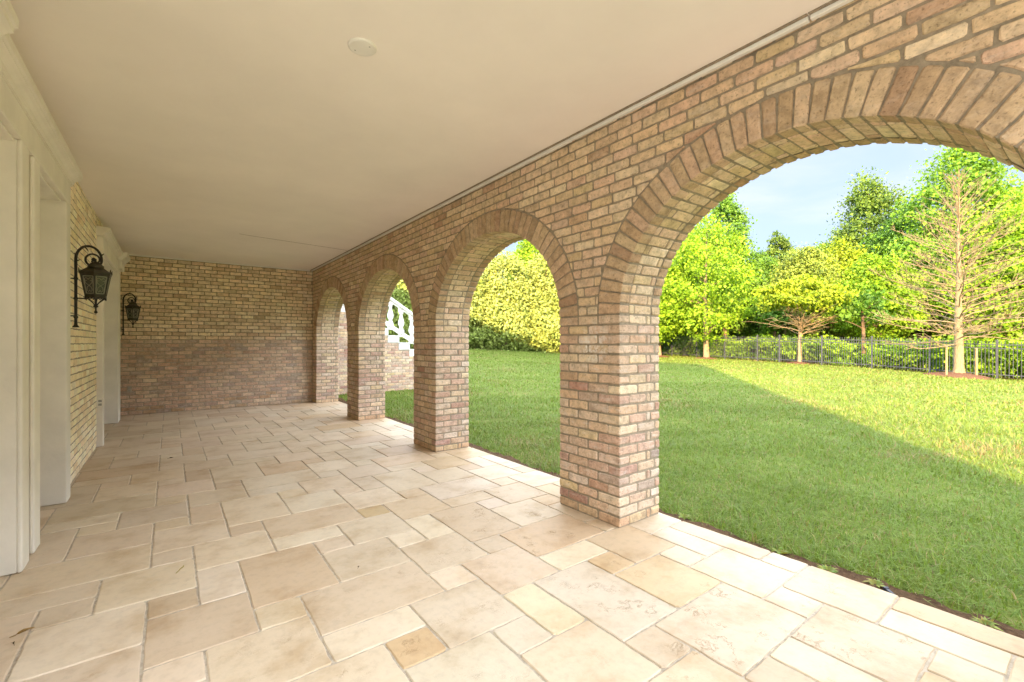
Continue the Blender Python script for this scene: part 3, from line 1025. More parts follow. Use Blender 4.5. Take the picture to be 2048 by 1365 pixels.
def limb_mesh(name, mat, parent, H_, r0, nb, spread, crown0, seed, lean=0.0, up=.55, twigs=3):
    rg = random.Random(seed)
    mb = MB()
    pts = []; rad = []
    for i in range(9):
        t = i / 8
        pts.append((lean * t + .06 * math.sin(t * 5 + seed), .05 * math.sin(t * 4 + seed * 2), H_ * t - .1 * (i == 0)))
        rad.append(r0 * (1.25 if i == 0 else 1) * (1 - .88 * t))
    mb.tube(pts, rad, 8)
    def at(t):
        k = min(7, int(t * 8)); f = t * 8 - k
        return V(pts[k]).lerp(V(pts[k + 1]), f), rad[k] * (1 - f) + rad[k + 1] * f
    for b in range(nb):
        t = crown0 + (.95 - crown0) * (b + rg.random()) / nb
        p, r = at(t)
        an = rg.uniform(0, 2 * PI)
        L = spread * (1.05 - .75 * (t - crown0) / (1 - crown0)) * rg.uniform(.7, 1.1)
        q = [p]
        el = up * rg.uniform(.6, 1.3)
        for s in range(1, 5):
            q.append(p + V((math.cos(an + .15 * s), math.sin(an + .15 * s), 0)) * L * s / 4 * math.cos(el) + V((0, 0, 1)) * L * s / 4 * math.sin(el) * (1 - .08 * s) + V((rg.uniform(-.05, .05), rg.uniform(-.05, .05), rg.uniform(-.04, .04))) * L)
        mb.tube(q, [r * .5 * (1 - .2 * s) for s in range(5)], 5, cap=False)
        for w in range(twigs):
            s = rg.uniform(.4, 3.6); k = int(s)
            a = q[k].lerp(q[k + 1], s - k)
            d = V((math.cos(an + rg.uniform(-1.1, 1.1)), math.sin(an + rg.uniform(-1.1, 1.1)), rg.uniform(0, .8))) * L * .35
            mb.tube([a, a + d * .5 + V((0, 0, .04 * L)), a + d], [r * .2, r * .14, r * .06], 4, cap=False)
    return mb.build(name, [mat], parent)

def leaf_cols(n, rg, c0, c1, ci=None, spread=.18):
    t = rg.uniform(0, 1, n)
    if ci is not None:
        cl = np.random.default_rng(int(rg.integers(1e6))).uniform(-.35, .35, int(ci.max()) + 1)
        t = np.clip(t * .6 + .2 + cl[ci], 0, 1)
    t = t[:, None]
    c = np.array(c0) * (1 - t) + np.array(c1) * t
    return np.clip(c * rg.normal(1, spread, (n, 1)), .004, .6)

ROUND = lambda h: math.sqrt(max(0, 1 - (2 * h - 1) ** 2)) * (1.0 - .15 * h)
EGG = lambda h: min(1, (h / .28) ** .6) * max(0, 1 - ((h - .28) / .74) ** 2) ** .75 if h > .28 else (h / .28) ** .6
TALL = lambda h: (min(1, (h / .22) ** .7)) * (max(0, 1 - max(0, h - .3) / .71)) ** .6
COLUMN = lambda h: min(1, .75 + h) * (1 - h ** 5) ** .6

def tree(name, u, d, height, crown0, rx, shape, n, nclump, size, c0, c1, label, cat='tree', group=None, bark='bark_dark', r0=.16, leafmat='leaf', seed=1,
         clump=.17, flat=.6, hollow=.45, nb=16, up=.55, lean=0.0, limbs=True, aspect=1.5, loc=None):
    x, y = uv2w(u, d) if loc is None else loc
    root = tag(empty(name, (x, y, gz(x, y))), label, cat, group)
    if limbs:
        limb_mesh('trunk', M[bark], root, height * .93, r0, nb, rx * .85, max(.12, crown0 / height), seed, lean, up)
    n = int(n * 3.4); nclump = int(nclump * 2.0); clump *= .74
    P, nr, ci, rg = blob_leaves(n, nclump, shape, rx, height - crown0, clump, flat, hollow, seed)
    sz = rg.uniform(.6, 1.35, n) * size * .50
    cr = leaf_mesh('crown', P, nr, sz, leaf_cols(n, rg, c0, c1, ci), root, M[leafmat], (lean * .7, 0, crown0), aspect)
    return root

G_BRIGHT = ((.120, .24, .012), (.29, .46, .028))
G_YEL = ((.15, .24, .014), (.32, .41, .028))
G_MID = ((.066, .165, .018), (.165, .315, .038))
G_DEEP = ((.066, .13, .022), (.165, .265, .042))
G_OLIVE = ((.105, .165, .024), (.225, .30, .045))
G_GOLD = ((.20, .265, .055), (.36, .42, .11))

# lawn trees in front of the fence
tree('maple_tree', .427, 30.5, 9.6, 1.25, 3.0, EGG, 5200, 120, .21, *G_BRIGHT, 'bright green maple with a straight pale trunk on the lawn before the fence', bark='bark_pale', r0=.18, seed=3, nb=22)
tree('maple_tree', .322, 33.0, 7.6, 1.3, 3.1, EGG, 9000, 150, .21, *G_BRIGHT, 'leafy maple at the fence, its trunk right beside the brick pier', bark='bark_pale', r0=.17, seed=9, nb=14)

# small tree with bare lower boughs
def umbrella_tree():
    x, y = uv2w(.632, 25.6)
    root = tag(empty('ornamental_tree', (x, y, gz(x, y))), 'small pale trunked tree with bare lower twigs under a yellow green canopy', 'tree')
    rg = random.Random(5)
    mb = MB()
    mb.tube([(0, 0, -.1), (.02, 0, .5), (.05, .02, 1.2), (.10, .0, 1.85), (.12, 0, 2.2)], [.125, .10, .09, .085, .06], 9)
    tips = []
    for b in range(30):
        an = rg.uniform(0, 2 * PI); t = rg.uniform(1.55, 2.2)
        el = rg.uniform(.2, 1.25); L = rg.uniform(1.6, 2.5)
        p = V((.10, 0, t)); q = [p]
        for s in range(1, 6):
            e2 = el * (1 - .09 * s)
            q.append(q[-1] + V((math.cos(an) * math.cos(e2), math.sin(an) * math.cos(e2), math.sin(e2))) * L / 5 + V((rg.uniform(-1, 1), rg.uniform(-1, 1), rg.uniform(-1, 1))) * .05)
        r = rg.uniform(.018, .036)
        mb.tube(q, [r * (1 - .16 * s) for s in range(6)], 5, cap=False)
        for w in range(7):
            s = rg.uniform(1, 4.9); k = int(s); a = q[k].lerp(q[k + 1], s - k)
            dv = V((math.cos(an + rg.uniform(-1.2, 1.2)), math.sin(an + rg.uniform(-1.2, 1.2)), rg.uniform(-.35, .7))) * rg.uniform(.3, .75)
            mb.tube([a, a + dv * .5 + V((0, 0, .05)), a + dv], [r * .38, r * .28, r * .12], 4, cap=False)
    mb.build('trunk', [M['bark_pale']], root)
    n = 9000
    P, nr, ci, g = blob_leaves(n, 120, lambda h: math.sqrt(max(0, 1 - h ** 2)) * (.6 + .4 * min(1, h * 5)), 2.25, 1.75, .11, .35, .25, 21)
    leaf_mesh('crown', P, nr + np.array([0, 0, .6]), g.uniform(.7, 1.3, n) * .105, leaf_cols(n, g, *G_YEL, ci), root, M['leaf'], (.1, 0, 3.05))
umbrella_tree()

# bare conical tree
def bare_tree():
    x, y = uv2w(.982, 18.6)
    root = tag(empty('bare_tree', (x, y, gz(x, y))), 'bare tan conical tree with dense fine branches on a mulch mound', 'tree')
    rg = random.Random(14)
    HT = 8.45
    mb = MB()
    tp = [(0, 0, -.1), (0, 0, .12), (0, 0, .4), (.01, 0, 1.2), (.0, .02, 2.4), (.02, 0, 4), (0, .02, 5.6), (.03, 0, 7.0), (.03, 0, HT)]
    tr = [.28, .215, .165, .145, .12, .085, .052, .026, .008]
    mb.tube(tp, tr, 14)
    mb.build('trunk', [M['bark_tan']], root)
    br = MB()
    for b in range(126):
        t = (b + rg.random()) / 126
        z = 1.25 + (HT - 1.5) * t ** .95
        an = b * 2.39996 + rg.uniform(-.4, .4)
        L = (3.4 * (1 - t) ** .62 + .2) * rg.uniform(.72, 1.1)
        if t < .08: L *= .9
        el0 = rg.uniform(.02, .5) + .72 * t ** .75
        r = max(.007, (.022 * (1 - t) + .008) * rg.uniform(.6, 1.1))
        q = [V((0, 0, z))]
        for s in range(1, 8):
            f = s / 7
            e = el0 - .30 * math.sin(f * PI) * (1 - t) + rg.uniform(-.1, .1)
            a = an + rg.uniform(-.12, .12)
            q.append(q[-1] + V((math.cos(a) * math.cos(e), math.sin(a) * math.cos(e), math.sin(e))) * L / 7)
        br.tube(q, [r * (1 - .82 * s / 7) + .003 for s in range(8)], 5, cap=False)
        for w in range(int(4 + 12 * (1 - t))):
            s = rg.uniform(1.2, 6.9); k = int(s); p = q[k].lerp(q[k + 1], s - k)
            l = L * rg.uniform(.14, .36) * (1.15 - s / 10)
            a = an + rg.choice((-1, 1)) * rg.uniform(.3, 1.2); e = el0 + rg.uniform(-.5, .8)
            dv = V((math.cos(a) * math.cos(e), math.sin(a) * math.cos(e), math.sin(e))) * l
            m1 = p + dv * .5 + V((rg.uniform(-1, 1), rg.uniform(-1, 1), rg.uniform(-1, 1))) * l * .08
            br.tube([p, m1, p + dv], [r * .26 + .0025, r * .20 + .002, .0025], 4, cap=False)
            for v in range(2):
                a2 = a + rg.choice((-1, 1)) * rg.uniform(.3, .9); l2 = l * rg.uniform(.3, .6)
                p2 = p.lerp(p + dv, rg.uniform(.35, .9))
                br.tube([p2, p2 + V((math.cos(a2), math.sin(a2), rg.uniform(-.1, .6))) * l2], [.0045, .0022], 3, cap=False)
    br.build('branches', [M['bark_tan']], root)
    return x, y
BX, BY = bare_tree()

def mound(u, d, r, h, label):
    x, y = uv2w(u, d)
    mb = MB(); vs = []; fs = []
    nr, na = 6, 26
    rg = random.Random(int(u * 1000))
    ph = [rg.uniform(0, 6) for _ in range(4)]
    for i in range(nr + 1):
        for k in range(na):
            an = 2 * PI * k / na
            q = i / nr
            rr = r * q * (1 + .10 * math.sin(3 * an + ph[0]) + .06 * math.sin(7 * an + ph[1]))
            X_, Y_ = x + rr * math.cos(an), y + rr * math.sin(an)
            vs.append((X_ - x, Y_ - y, gz(X_, Y_) - gz(x, y) + h * (1 - q ** 2) + .012 * math.sin(9 * an + i * 2 + ph[2]) * (i < nr) - .02 * (i == nr) + .0))
    for i in range(nr):
        for k in range(na):
            k2 = (k + 1) % na
            fs.append((i * na + k, i * na + k2, (i + 1) * na + k2, (i + 1) * na + k)[::-1])
    mb.faces(vs, fs, 0, smooth=True)
    o = mb.build('mulch_mound', [M['mulch']], None, (x, y, gz(x, y)))
    return tag(o, label, 'mulch', 'mulch rings round the lawn trees')
mound(.982, 18.6, 1.15, .17, 'large red brown mulch mound under the bare conical tree')
mound(.632, 25.6, .62, .10, 'small mulch ring at the foot of the small pale trunked tree')
mound(.427, 30.5, .75, .12, 'mulch ring at the foot of the bright green maple')
mound(.322, 33.0, .8, .13, 'mulch ring beside the brick pier')

def stake(u, d, hgt, lean, label):
    x, y = uv2w(u, d)
    mb = MB()
    mb.tube([(0, 0, -.1), (lean * .5, 0, hgt * .5), (lean, .0, hgt)], [.040, .038, .036], 8)
    mb.lathe([(.036, 0), (.033, .012), (.01, .018)], (lean, 0, hgt), 8)
    tag(mb.build('tree_stake', [M['wood']], None, (x, y, gz(x, y))), label, 'stake', 'wooden stakes beside the bare tree')
stake((1893 - 1024) / 910, 18.4, 1.22, .01, 'weathered wooden stake left of the bare tree trunk')
stake((1953 - 1024) / 910, 18.2, 1.18, -.02, 'weathered wooden stake right of the bare tree trunk')

# evergreen hedge seen through the second and third arch
def hedge():
    defs = [(-.36, 30.5, 6.9, 2.8), (-.235, 31.8, 6.9, 2.8), (-.115, 32.9, 6.4, 2.7), (-.015, 33.6, 6.9, 2.7), (.075, 34.2, 7.2, 2.6), (.155, 35.0, 6.8, 2.6), (.235, 36.0, 6.9, 2.6)]
    labs = ['golden arborvitae at the hedge end behind the stair', 'golden arborvitae seen above the white stair rail', 'golden arborvitae beside the left jamb of the second arch',
            'golden arborvitae in the middle of the second arch', 'golden arborvitae on the right within the second arch', 'golden arborvitae behind the broad brick pier', 'golden arborvitae at the hedge end nearest the maples']
    for i, (u, d, h, r) in enumerate(defs):
        x, y = uv2w(u, d)
        root = tag(empty('arborvitae', (x, y, gz(x, y))), labs[i], 'evergreen', 'golden arborvitae of the tall hedge')
        n = 42000
        P, nr, ci, g = blob_leaves(n, 900, lambda q: min(1, .8 + q * 1.2) * (1 - q ** 2.4) ** .55, r, h, .085, 1.0, .66, 40 + i)
        leaf_mesh('foliage', P, nr, g.uniform(.6, 1.4, n) * .092, leaf_cols(n, g, *G_GOLD, ci, .22), root, M['needle'], None, 1.7)
        mb = MB(); mb.tube([(0, 0, -.1), (0, 0, h * .5), (0, 0, h * .9)], [.16, .1, .03], 7)
        mb.build('trunk', [M['bark_dark']], root)
hedge()

# woods beyond the fence
W = 'trees beyond the fence'
woods = [
    # u, d, height, crown0, rx, shape, leaves, clumps, size, palette, label
    (.47, 39, 13.4, 4.0, 2.6, TALL, 7000, 120, .27, G_MID, 'slim loose crowned tree rising above the bright maple'),
    (.405, 40, 10.6, 1.5, 4.0, EGG, 9000, 140, .28, G_BRIGHT, 'broad green tree filling the wood behind the maple'),
    (.30, 42, 10.5, 1.2, 4.2, EGG, 9000, 140, .30, G_MID, 'green tree behind the brick pier and the leftmost maple'),
    (.545, 41, 8.8, 1.2, 2.6, EGG, 6000, 110, .26, G_MID, 'low green tree in the gap right of the maple'),
    (.585, 46, 12.2, 3.0, 1.9, TALL, 4200, 70, .28, G_DEEP, 'narrow tree with a pointed top against the sky'),
    (.645, 31, 7.6, .3, 2.4, EGG, 15000, 260, .17, G_OLIVE, 'feathery olive cedar behind the small pale trunked tree'),
    (.72, 34, 8.6, .8, 2.7, EGG, 9000, 160, .23, G_YEL, 'yellow green tree right of the olive cedar'),
    (.69, 43, 10.2, 1.0, 3.2, EGG, 7000, 120, .29, G_MID, 'mid green tree rising behind the olive cedar'),
    (.785, 38, 15.2, 2.0, 3.6, TALL, 11000, 170, .28, G_DEEP, 'tall dark green tree left of the bare conical tree'),
    (.80, 27.5, 6.6, .9, 2.2, EGG, 8000, 140, .19, G_BRIGHT, 'low bright green tree behind the fence left of the bare tree'),
    (.875, 33, 11.2, 1.4, 3.0, EGG, 9500, 150, .24, G_MID, 'green tree directly behind the left boughs of the bare tree'),
    (.985, 29, 14.2, 2.0, 4.0, TALL, 15000, 220, .24, ((.085, .20, .016), (.21, .38, .034)), 'tallest bright green tree towering behind the bare tree'),
    (1.09, 25, 9.6, .8, 3.0, EGG, 11000, 170, .21, G_BRIGHT, 'bright tree behind the fence at the right end'),
    (1.17, 28, 11.8, 1.0, 3.6, EGG, 10000, 160, .24, G_MID, 'large green tree cut by the right jamb of the near arch'),
    (.955, 41, 13.0, 1.0, 4.0, EGG, 8000, 130, .30, G_DEEP, 'dark tree deep in the wood behind the bare tree'),
    (1.28, 30, 12.5, 1.0, 4.4, EGG, 9000, 140, .28, G_MID, 'broad tree of the wood beyond the right edge of the near arch'),
    (1.62, 25, 12.0, 1.0, 4.4, EGG, 8000, 130, .28, G_MID, 'broad tree of the wood past the last fence post'),
    (1.42, 24, 10.5, 1.0, 3.4, EGG, 8000, 130, .26, G_BRIGHT, 'bright tree of the wood near the last fence post'),
    (.14, 42, 12.2, 1.5, 3.4, EGG, 10000, 160, .26, G_BRIGHT, 'fresh green tree standing behind the golden hedge'),
    (.055, 38.5, 11.2, 2.0, 2.6, TALL, 9000, 150, .22, G_BRIGHT, 'green tree topping the right part of the golden hedge'),
]
for i, (u, d, h, c0, rx, shp, n, nc, sz, pal, lab) in enumerate(woods):
    tree('woodland_tree', u, d, h, c0, rx, shp, n, nc, sz, *pal, lab, group=W, seed=60 + i, r0=.20, nb=14, leafmat='needle' if pal is G_OLIVE else 'leaf')

# dense dark far wood as one mass
n = 90000
uu = RNG.uniform(-.7, 2.6, n); dd_ = RNG.uniform(46, 58, n) * np.clip(1.7 - .45 * uu, .55, 1)
X = dd_ * SN + uu * dd_ * CS; Y = dd_ * CS - uu * dd_ * SN
hh = RNG.uniform(0, 1, n) ** .9 * (8.5 + 1.6 * np.sin(uu * 23) + 1.1 * np.sin(uu * 51 + 1) + .7 * np.sin(uu * 97))
Cc = np.stack([X, Y, .2 + hh], 1)
nr = np.tile(np.array([-SN, -CS, .5]), (n, 1))
tag(leaf_mesh('far_woods', Cc, nr, RNG.uniform(.35, .75, n), leaf_cols(n, RNG, *G_DEEP), None, M['leaf']), kind='stuff')

# undergrowth just beyond the fence
def fence_pt(t):
    """the fence runs straight; t metres from its left end"""
    a = V(uv2w(.30, 36.9)); b = V(uv2w(1.6, 13.5))
    d = (b - a).normalized()
    return a + d * t, d
FA = V(uv2w(.30, 36.9)); FB = V(uv2w(1.6, 13.5)); FL = (FB - FA).length; FD = (FB - FA) / FL; FN = V((FD.y, -FD.x))
if FN.dot(FA) < 0: FN = -FN
rg = np.random.default_rng(77)
n = 42000
nc = 190
ct = rg.uniform(0, FL, nc); co = rg.uniform(.35, 3.2, nc); ch_ = rg.uniform(.1, 1.25, nc) ** 1.2
ci = rg.integers(0, nc, n)
t = ct[ci] + rg.normal(0, .32, n); o_ = co[ci] + rg.normal(0, .22, n); o_ = np.maximum(o_, .18)
X = FA.x + FD.x * t + FN.x * o_; Y = FA.y + FD.y * t + FN.y * o_
Z = zg(X, Y) + np.abs(ch_[ci] + rg.normal(0, .18, n))
tag(leaf_mesh('undergrowth', np.stack([X, Y, Z], 1), np.tile(np.array([-.3, -.3, .8]), (n, 1)), rg.uniform(.06, .15, n), leaf_cols(n, rg, *G_BRIGHT, ci, .25), None, M['leaf']), kind='stuff')
# leaf litter on the wood floor behind the fence
mb = MB()
for i in range(52):
    t0, t1 = FL * i / 40 - 2, FL * (i + 1) / 40 - 2
    for s0, s1 in ((.12, 3), (3, 8), (8, 16)):
        q = []
        for (t, s) in ((t0, s0), (t1 + .0, s0), (t1, s1), (t0, s1)):
            x, y = FA.x + FD.x * t * 1.12 + FN.x * s, FA.y + FD.y * t * 1.12 + FN.y * s
            q.append((x, y, gz(x, y) + .02))
        mb.face(q)
tag(mb.build('wood_floor', [M['soil']]), kind='structure')
# young trunks among the undergrowth
for i, (u, d, hgt, r, lab) in enumerate([(.772, 24.4, 3.2, .10, 'young tree with a thin brown trunk just behind the fence left of the bare tree'), (.575, 30.5, 3.0, .16, 'young tree with a stout brown trunk behind the fence gate'),
                                         (.60, 30.2, 3.0, .10, 'young tree with a slim brown trunk beside the stout one behind the fence')]):
    x, y = uv2w(u, d)
    mb = MB(); mb.tube([(0, 0, -.1), (.03, 0, hgt * .5), (.0, .05, hgt)], [r, r * .85, r * .6], 9)
    for k in range(6):
        an = k * 2.1; z = hgt * (.55 + .07 * k)
        mb.tube([(0, 0, z), (.5 * math.cos(an), .5 * math.sin(an), z + .3), (1.0 * math.cos(an), 1.0 * math.sin(an), z + .5)], [r * .3, r * .2, r * .05], 5, cap=False)
    root = tag(empty('young_tree', (x, y, gz(x, y))), lab, 'tree')
    mb.build('trunk', [M['bark_dark']], root)
    P, nr, ci, g = blob_leaves(900, 26, EGG, .9, 1.9, .25, .6, .3, 300 + i)
    leaf_mesh('crown', P, nr, g.uniform(.7, 1.3, 900) * .14, leaf_cols(900, g, *G_MID, ci), root, M['leaf'], (0, 0, hgt * .62))

# ------------------------------------------------------------------ metal fence and gate
FH = 1.52
def fpos(t, z=0.0): 
    x, y = FA.x + FD.x * t, FA.y + FD.y * t
    return V((x, y, gz(x, y) + z))
def t_of_u(u):
    # where the fence crosses the bearing u
    lo, hi = -3., FL + 3
    for _ in range(50):
        m = (lo + hi) / 2
        p = fpos(m); d = p.x * SN + p.y * CS; l = p.x * CS - p.y * SN
        if l / d < u: lo = m
        else: hi = m
    return lo
pu = [(1994 - 1024) / 910, (1859.6 - 1024) / 910, (1743.8 - 1024) / 910, (1643.6 - 1024) / 910, (1559 - 1024) / 910, (1515 - 1024) / 910]
T0 = [t_of_u(u) for u in pu]
posts = sorted([T0[0] + 2.4 * k for k in range(1, 5)] + T0 + [T0[-1] - 2.4 * k for k in range(1, 5)])
gate = (T0[5], T0[4])
def slat_bar(mb, a, b, w, h_):
    """a rail of rectangular section following the fence from a to b"""
    s = FN * 0; n = V((FN.x, FN.y, 0)) * w / 2; u = V((0, 0, h_ / 2))
    p = [a - n - u, a + n - u, a + n + u, a - n + u, b - n - u, b + n - u, b + n + u, b - n + u]
    mb.faces([tuple(q) for q in p], [(3, 2, 1, 0), (4, 5, 6, 7), (0, 1, 5, 4), (1, 2, 6, 5), (2, 3, 7, 6), (3, 0, 4, 7)])
def picket(mb, p, w, z0, z1, tip=True):
    a = V((FD.x, FD.y, 0)) * w / 2; n = V((FN.x, FN.y, 0)) * w / 2
    lo = [p - a - n, p + a - n, p + a + n, p - a + n]
    v = [tuple(q + V((0, 0, z0))) for q in lo] + [tuple(q + V((0, 0, z1))) for q in lo]
    f = [(3, 2, 1, 0), (0, 1, 5, 4), (1, 2, 6, 5), (2, 3, 7, 6), (3, 0, 4, 7)]
    if tip:
        v.append(tuple(p + V((0, 0, z1 + .035)))); f += [(4, 5, 8), (5, 6, 8), (6, 7, 8), (7, 4, 8)]
    else: f.append((4, 5, 6, 7))
    mb.faces(v, f)
def bay(t0, t1, name, parent):
    mb = MB()
    n = max(1, round((t1 - t0 - .06) / .112))
    for i in range(n):
        t = t0 + .03 + (t1 - t0 - .06) * (i + .5) / n
        picket(mb, fpos(t), .018, .07, FH - .035)
    for z in (FH - .15, FH - .30, .17):
        slat_bar(mb, fpos(t0, z), fpos(t1, z), .03, .034)
    o = mb.build(name, [M['fence']]); o.parent = parent; o.matrix_parent_inverse = Matrix.Translation(-V(parent.location))
fo = fpos(FL / 2)
fence = tag(empty('metal_fence', fo), 'dark metal picket fence running along the edge of the lawn', 'fence')
for i, t in enumerate(posts):
    mb = MB()
    g = abs(t - gate[0]) < .01 or abs(t - gate[1]) < .01
    w = .075 if g else .06
    picket(mb, fpos(t), w, -.05, FH + (.05 if g else .02), False)
    picket(mb, fpos(t), w + .014, FH + (.0505 if g else .0205), FH + (.065 if g else .035), True)
    o = mb.build('post', [M['fence']]); o.parent = fence; o.matrix_parent_inverse = Matrix.Translation(-fo)
for a, b in zip(posts[:-1], posts[1:]):
    if abs(a - gate[0]) < .01: continue
    bay(a + .035, b - .035, 'picket_panel', fence)
gp = fpos((gate[0] + gate[1]) / 2)
gt = tag(empty('fence_gate', gp), 'narrow metal gate between two thicker posts of the dark fence', 'gate')
bay(gate[0] + .06, gate[1] - .06, 'picket_panel', gt)
mb = MB(); slat_bar(mb, fpos(gate[1] - .16, 1.0) - FN.to_3d() * .03, fpos(gate[1] - .07, 1.0) - FN.to_3d() * .03, .03, .09)
o = mb.build('latch', [M['fence']]); o.parent = gt; o.matrix_parent_inverse = Matrix.Translation(-gp)

# ------------------------------------------------------------------ garden stair beyond the end wall
SY = 11.5
st = tag(empty('garden_stair', (4.9, SY, 0)), 'brick garden stair with white treads descending onto the lawn', 'stair')
def spar(o):
    o.parent = st; o.matrix_parent_inverse = Matrix.Translation((-4.9, -SY, 0)); return o
RUN, RIS = .302, .189
XT, ZT = 4.87, 1.475       # nosing of one known step (top of its white block)
steps = [(XT - k * RUN, ZT + k * RIS) for k in range(6, -9, -1)]
mb = MB()
def cl_step(poly):
    # brick below the stepped white blocks
    xs = [p[0] for p in poly]; xm = sum(xs) / len(xs)
    return poly
core = []
for (x, z) in steps:
    zt = z - RIS + .0
    if zt < .05: continue
    x0 = x - RUN
    mb.box(x0, x, SY + .007, SY + 1.5, -.15, zt - .002, 1)
for k in range(0, 40):
    lo, hi = k * CH - .14 + .0045, (k + 1) * CH - .14 - .0045
    xmax = max([x for (x, z) in steps if z - RIS >= hi - .02] + [0])
    if xmax <= 2.95: break
    x = 2.93 + (.1 if k % 2 else 0) - .2
    while x < xmax:
        p0, p1 = max(2.94, x + .0045), min(x + .1987, xmax)
        if p1 - p0 > .02:
            mb.prism([(p0, lo), (p1, lo), (p1, hi), (p0, hi)], (V((0, SY, 0)), V((1, 0, 0)), V((0, 0, 1)), V((0, -1, 0))), .014, (*pick(RED if random.random() < .55 else BUFF), .9))
        x += .2032
spar(mb.build('wall', [M['brick'], M['mortar_pale']]))
for (x, z) in steps:
    if z < .2: continue
    m = MB()
    m.box(x - RUN + .001, x + .012, SY - .012, SY + 1.5, z - RIS, z - .03, 0, bev=.004)
    m.box(x - RUN + .001, x + .03, SY - .03, SY + 1.5, z - .0295, z, 0, bev=.006)
    spar(m.build('tread', [M['cast']]))
bl = tag(empty('stair_balustrade', (4.9, SY + .12, 1.4)), 'white stone balustrade with turned balusters sloping down the garden stair', 'balustrade')
def bpar(o):
    o.parent = bl; o.matrix_parent_inverse = Matrix.Translation((-4.9, -SY - .12, -1.4)); return o
sl = RIS / RUN
yb = SY + .12
def zr(x): return ZT + (XT - x) * sl
def slope_bar(m, prof, xa, xb):
    n = len(prof)
    v = [(xa, yb + p[0], zr(xa) + p[1]) for p in prof] + [(xb, yb + p[0], zr(xb) + p[1]) for p in prof]
    m.faces(v, [(k, (k + 1) % n, n + (k + 1) % n, n + k) for k in range(n)] + [tuple(range(n - 1, -1, -1)), tuple(range(n, 2 * n))])
xa, xb = 2.98, 6.9
m = MB(); slope_bar(m, [(-.10, .80), (.10, .80), (.11, .815), (.11, .85), (.085, .875), (.085, .89), (.05, .905), (-.05, .905), (-.085, .89), (-.085, .875), (-.11, .85), (-.11, .815)][::-1], xa, xb)
bpar(m.build('handrail', [M['cast']]))
m = MB(); slope_bar(m, [(-.085, .09), (.085, .09), (.095, .10), (.095, .155), (.07, .18), (-.07, .18), (-.095, .155), (-.095, .10)][::-1], xa, xb)
bpar(m.build('bottom_rail', [M['cast']]))
k = 0
x = XT - RUN * 6 + .12
while x < 6.9:
    z0, z1 = zr(x) + .13, zr(x) + .82
    hgt = z1 - z0
    m = MB()
    m.box(x - .062, x + .062, yb - .062, yb + .062, z0 - .09, z0 + .10, 0, bev=.006)
    m.box(x - .062, x + .062, yb - .062, yb + .062, z1 - .12, z1 + .04, 0, bev=.006)
    pr = [(.045, .10), (.058, .115), (.058, .135), (.040, .15), (.050, .18), (.078, .24), (.082, .29), (.070, .35), (.046, .43), (.038, .49), (.040, .515), (.055, .525), (.055, .545), (.045, hgt - .12)]
    m.lathe([(r * 1.0, z) for r, z in pr], (x, yb, z0), 16)
    bpar(m.build('baluster', [M['cast']]))
    x += RUN

# ------------------------------------------------------------------ small things on the ground
def litter(x, y, L, rot, c, label, kind='leaf'):
    mb = MB()
    prof = [(0, 0), (.18, .22), (.45, .32), (.75, .22), (1, 0)]
    up = [(t * L, w * L * .55, .004 + .006 * math.sin(t * 4)) for t, w in prof]
    dn = [(t * L, -w * L * .55, .004 + .008 * math.sin(t * 3 + 1)) for t, w in prof[1:-1]][::-1]
    ctr = [(t * L, 0, .002) for t, w in prof[1:-1]]
    v = up + dn + ctr
    mb.faces(v, [(0, 8, 1), (1, 8, 9, 2), (2, 9, 10, 3), (3, 10, 4), (0, 7, 8), (7, 6, 9, 8), (6, 5, 10, 9), (5, 4, 10)], 0, (*c, 1))
    mb.tube([(0, 0, .002), (-.3 * L, .05 * L, .003)], .0012, 4, 0, (*c, 1))
    o = mb.build('fallen_leaf', [M['leaf']], None, (x, y, .003)); o.rotation_euler = (0, 0, rot)
    tag(o, label, 'leaf')
def fl(px, py):
    d = 910 * H / (py - 686); l = (px - 1024) / 910 * d
    return d * SN + l * CS, d * CS - l * SN
x, y = fl(32, 1273); litter(x, y, .065, .6, (.30, .19, .07), 'dry tan leaf on the paving by the near left edge')
x, y = fl(28, 1292); litter(x, y, .03, 2.0, (.09, .07, .04), 'tiny dark leaf beside the dry tan leaf')
x, y = fl(716, 1138); litter(x, y, .022, 1.0, (.05, .035, .02), 'tiny dark leaf in the middle of the paving')
x, y = fl(338, 918); litter(x, y, .05, .4, (.07, .045, .025), 'small brown leaf on the paving by the far house wall')
mb = MB()
mb.tube([(0, 0, .003), (.012, .02, .005), (.02, .045, .004), (.034, .06, .006), (.036, .085, .004)], [.002, .002, .0022, .003, .001], 5)
x, y = fl(352, 1148)
tag(mb.build('twig', [mat_plain('green_twig', (.35, .30, .08), .7)], None, (x, y, 0)), 'little yellow green twig on the paving', 'twig')
# plastic edging peg that sticks out of the soil
mb = MB(); mb.box(-.009, .009, -.045, .045, 0, .008, 0, bev=.002); mb.box(-.013, .013, .032, .046, -.03, .011, 0, bev=.002)
x, y = fl(1783, 1180)
o = mb.build('edging_peg', [M['dark']], None, (XE + .035, y, gz(3.0, y) + .028)); o.rotation_euler = (.12, 0, -.7)
tag(o, 'small dark plastic peg in the soil at the paving edge', 'peg')
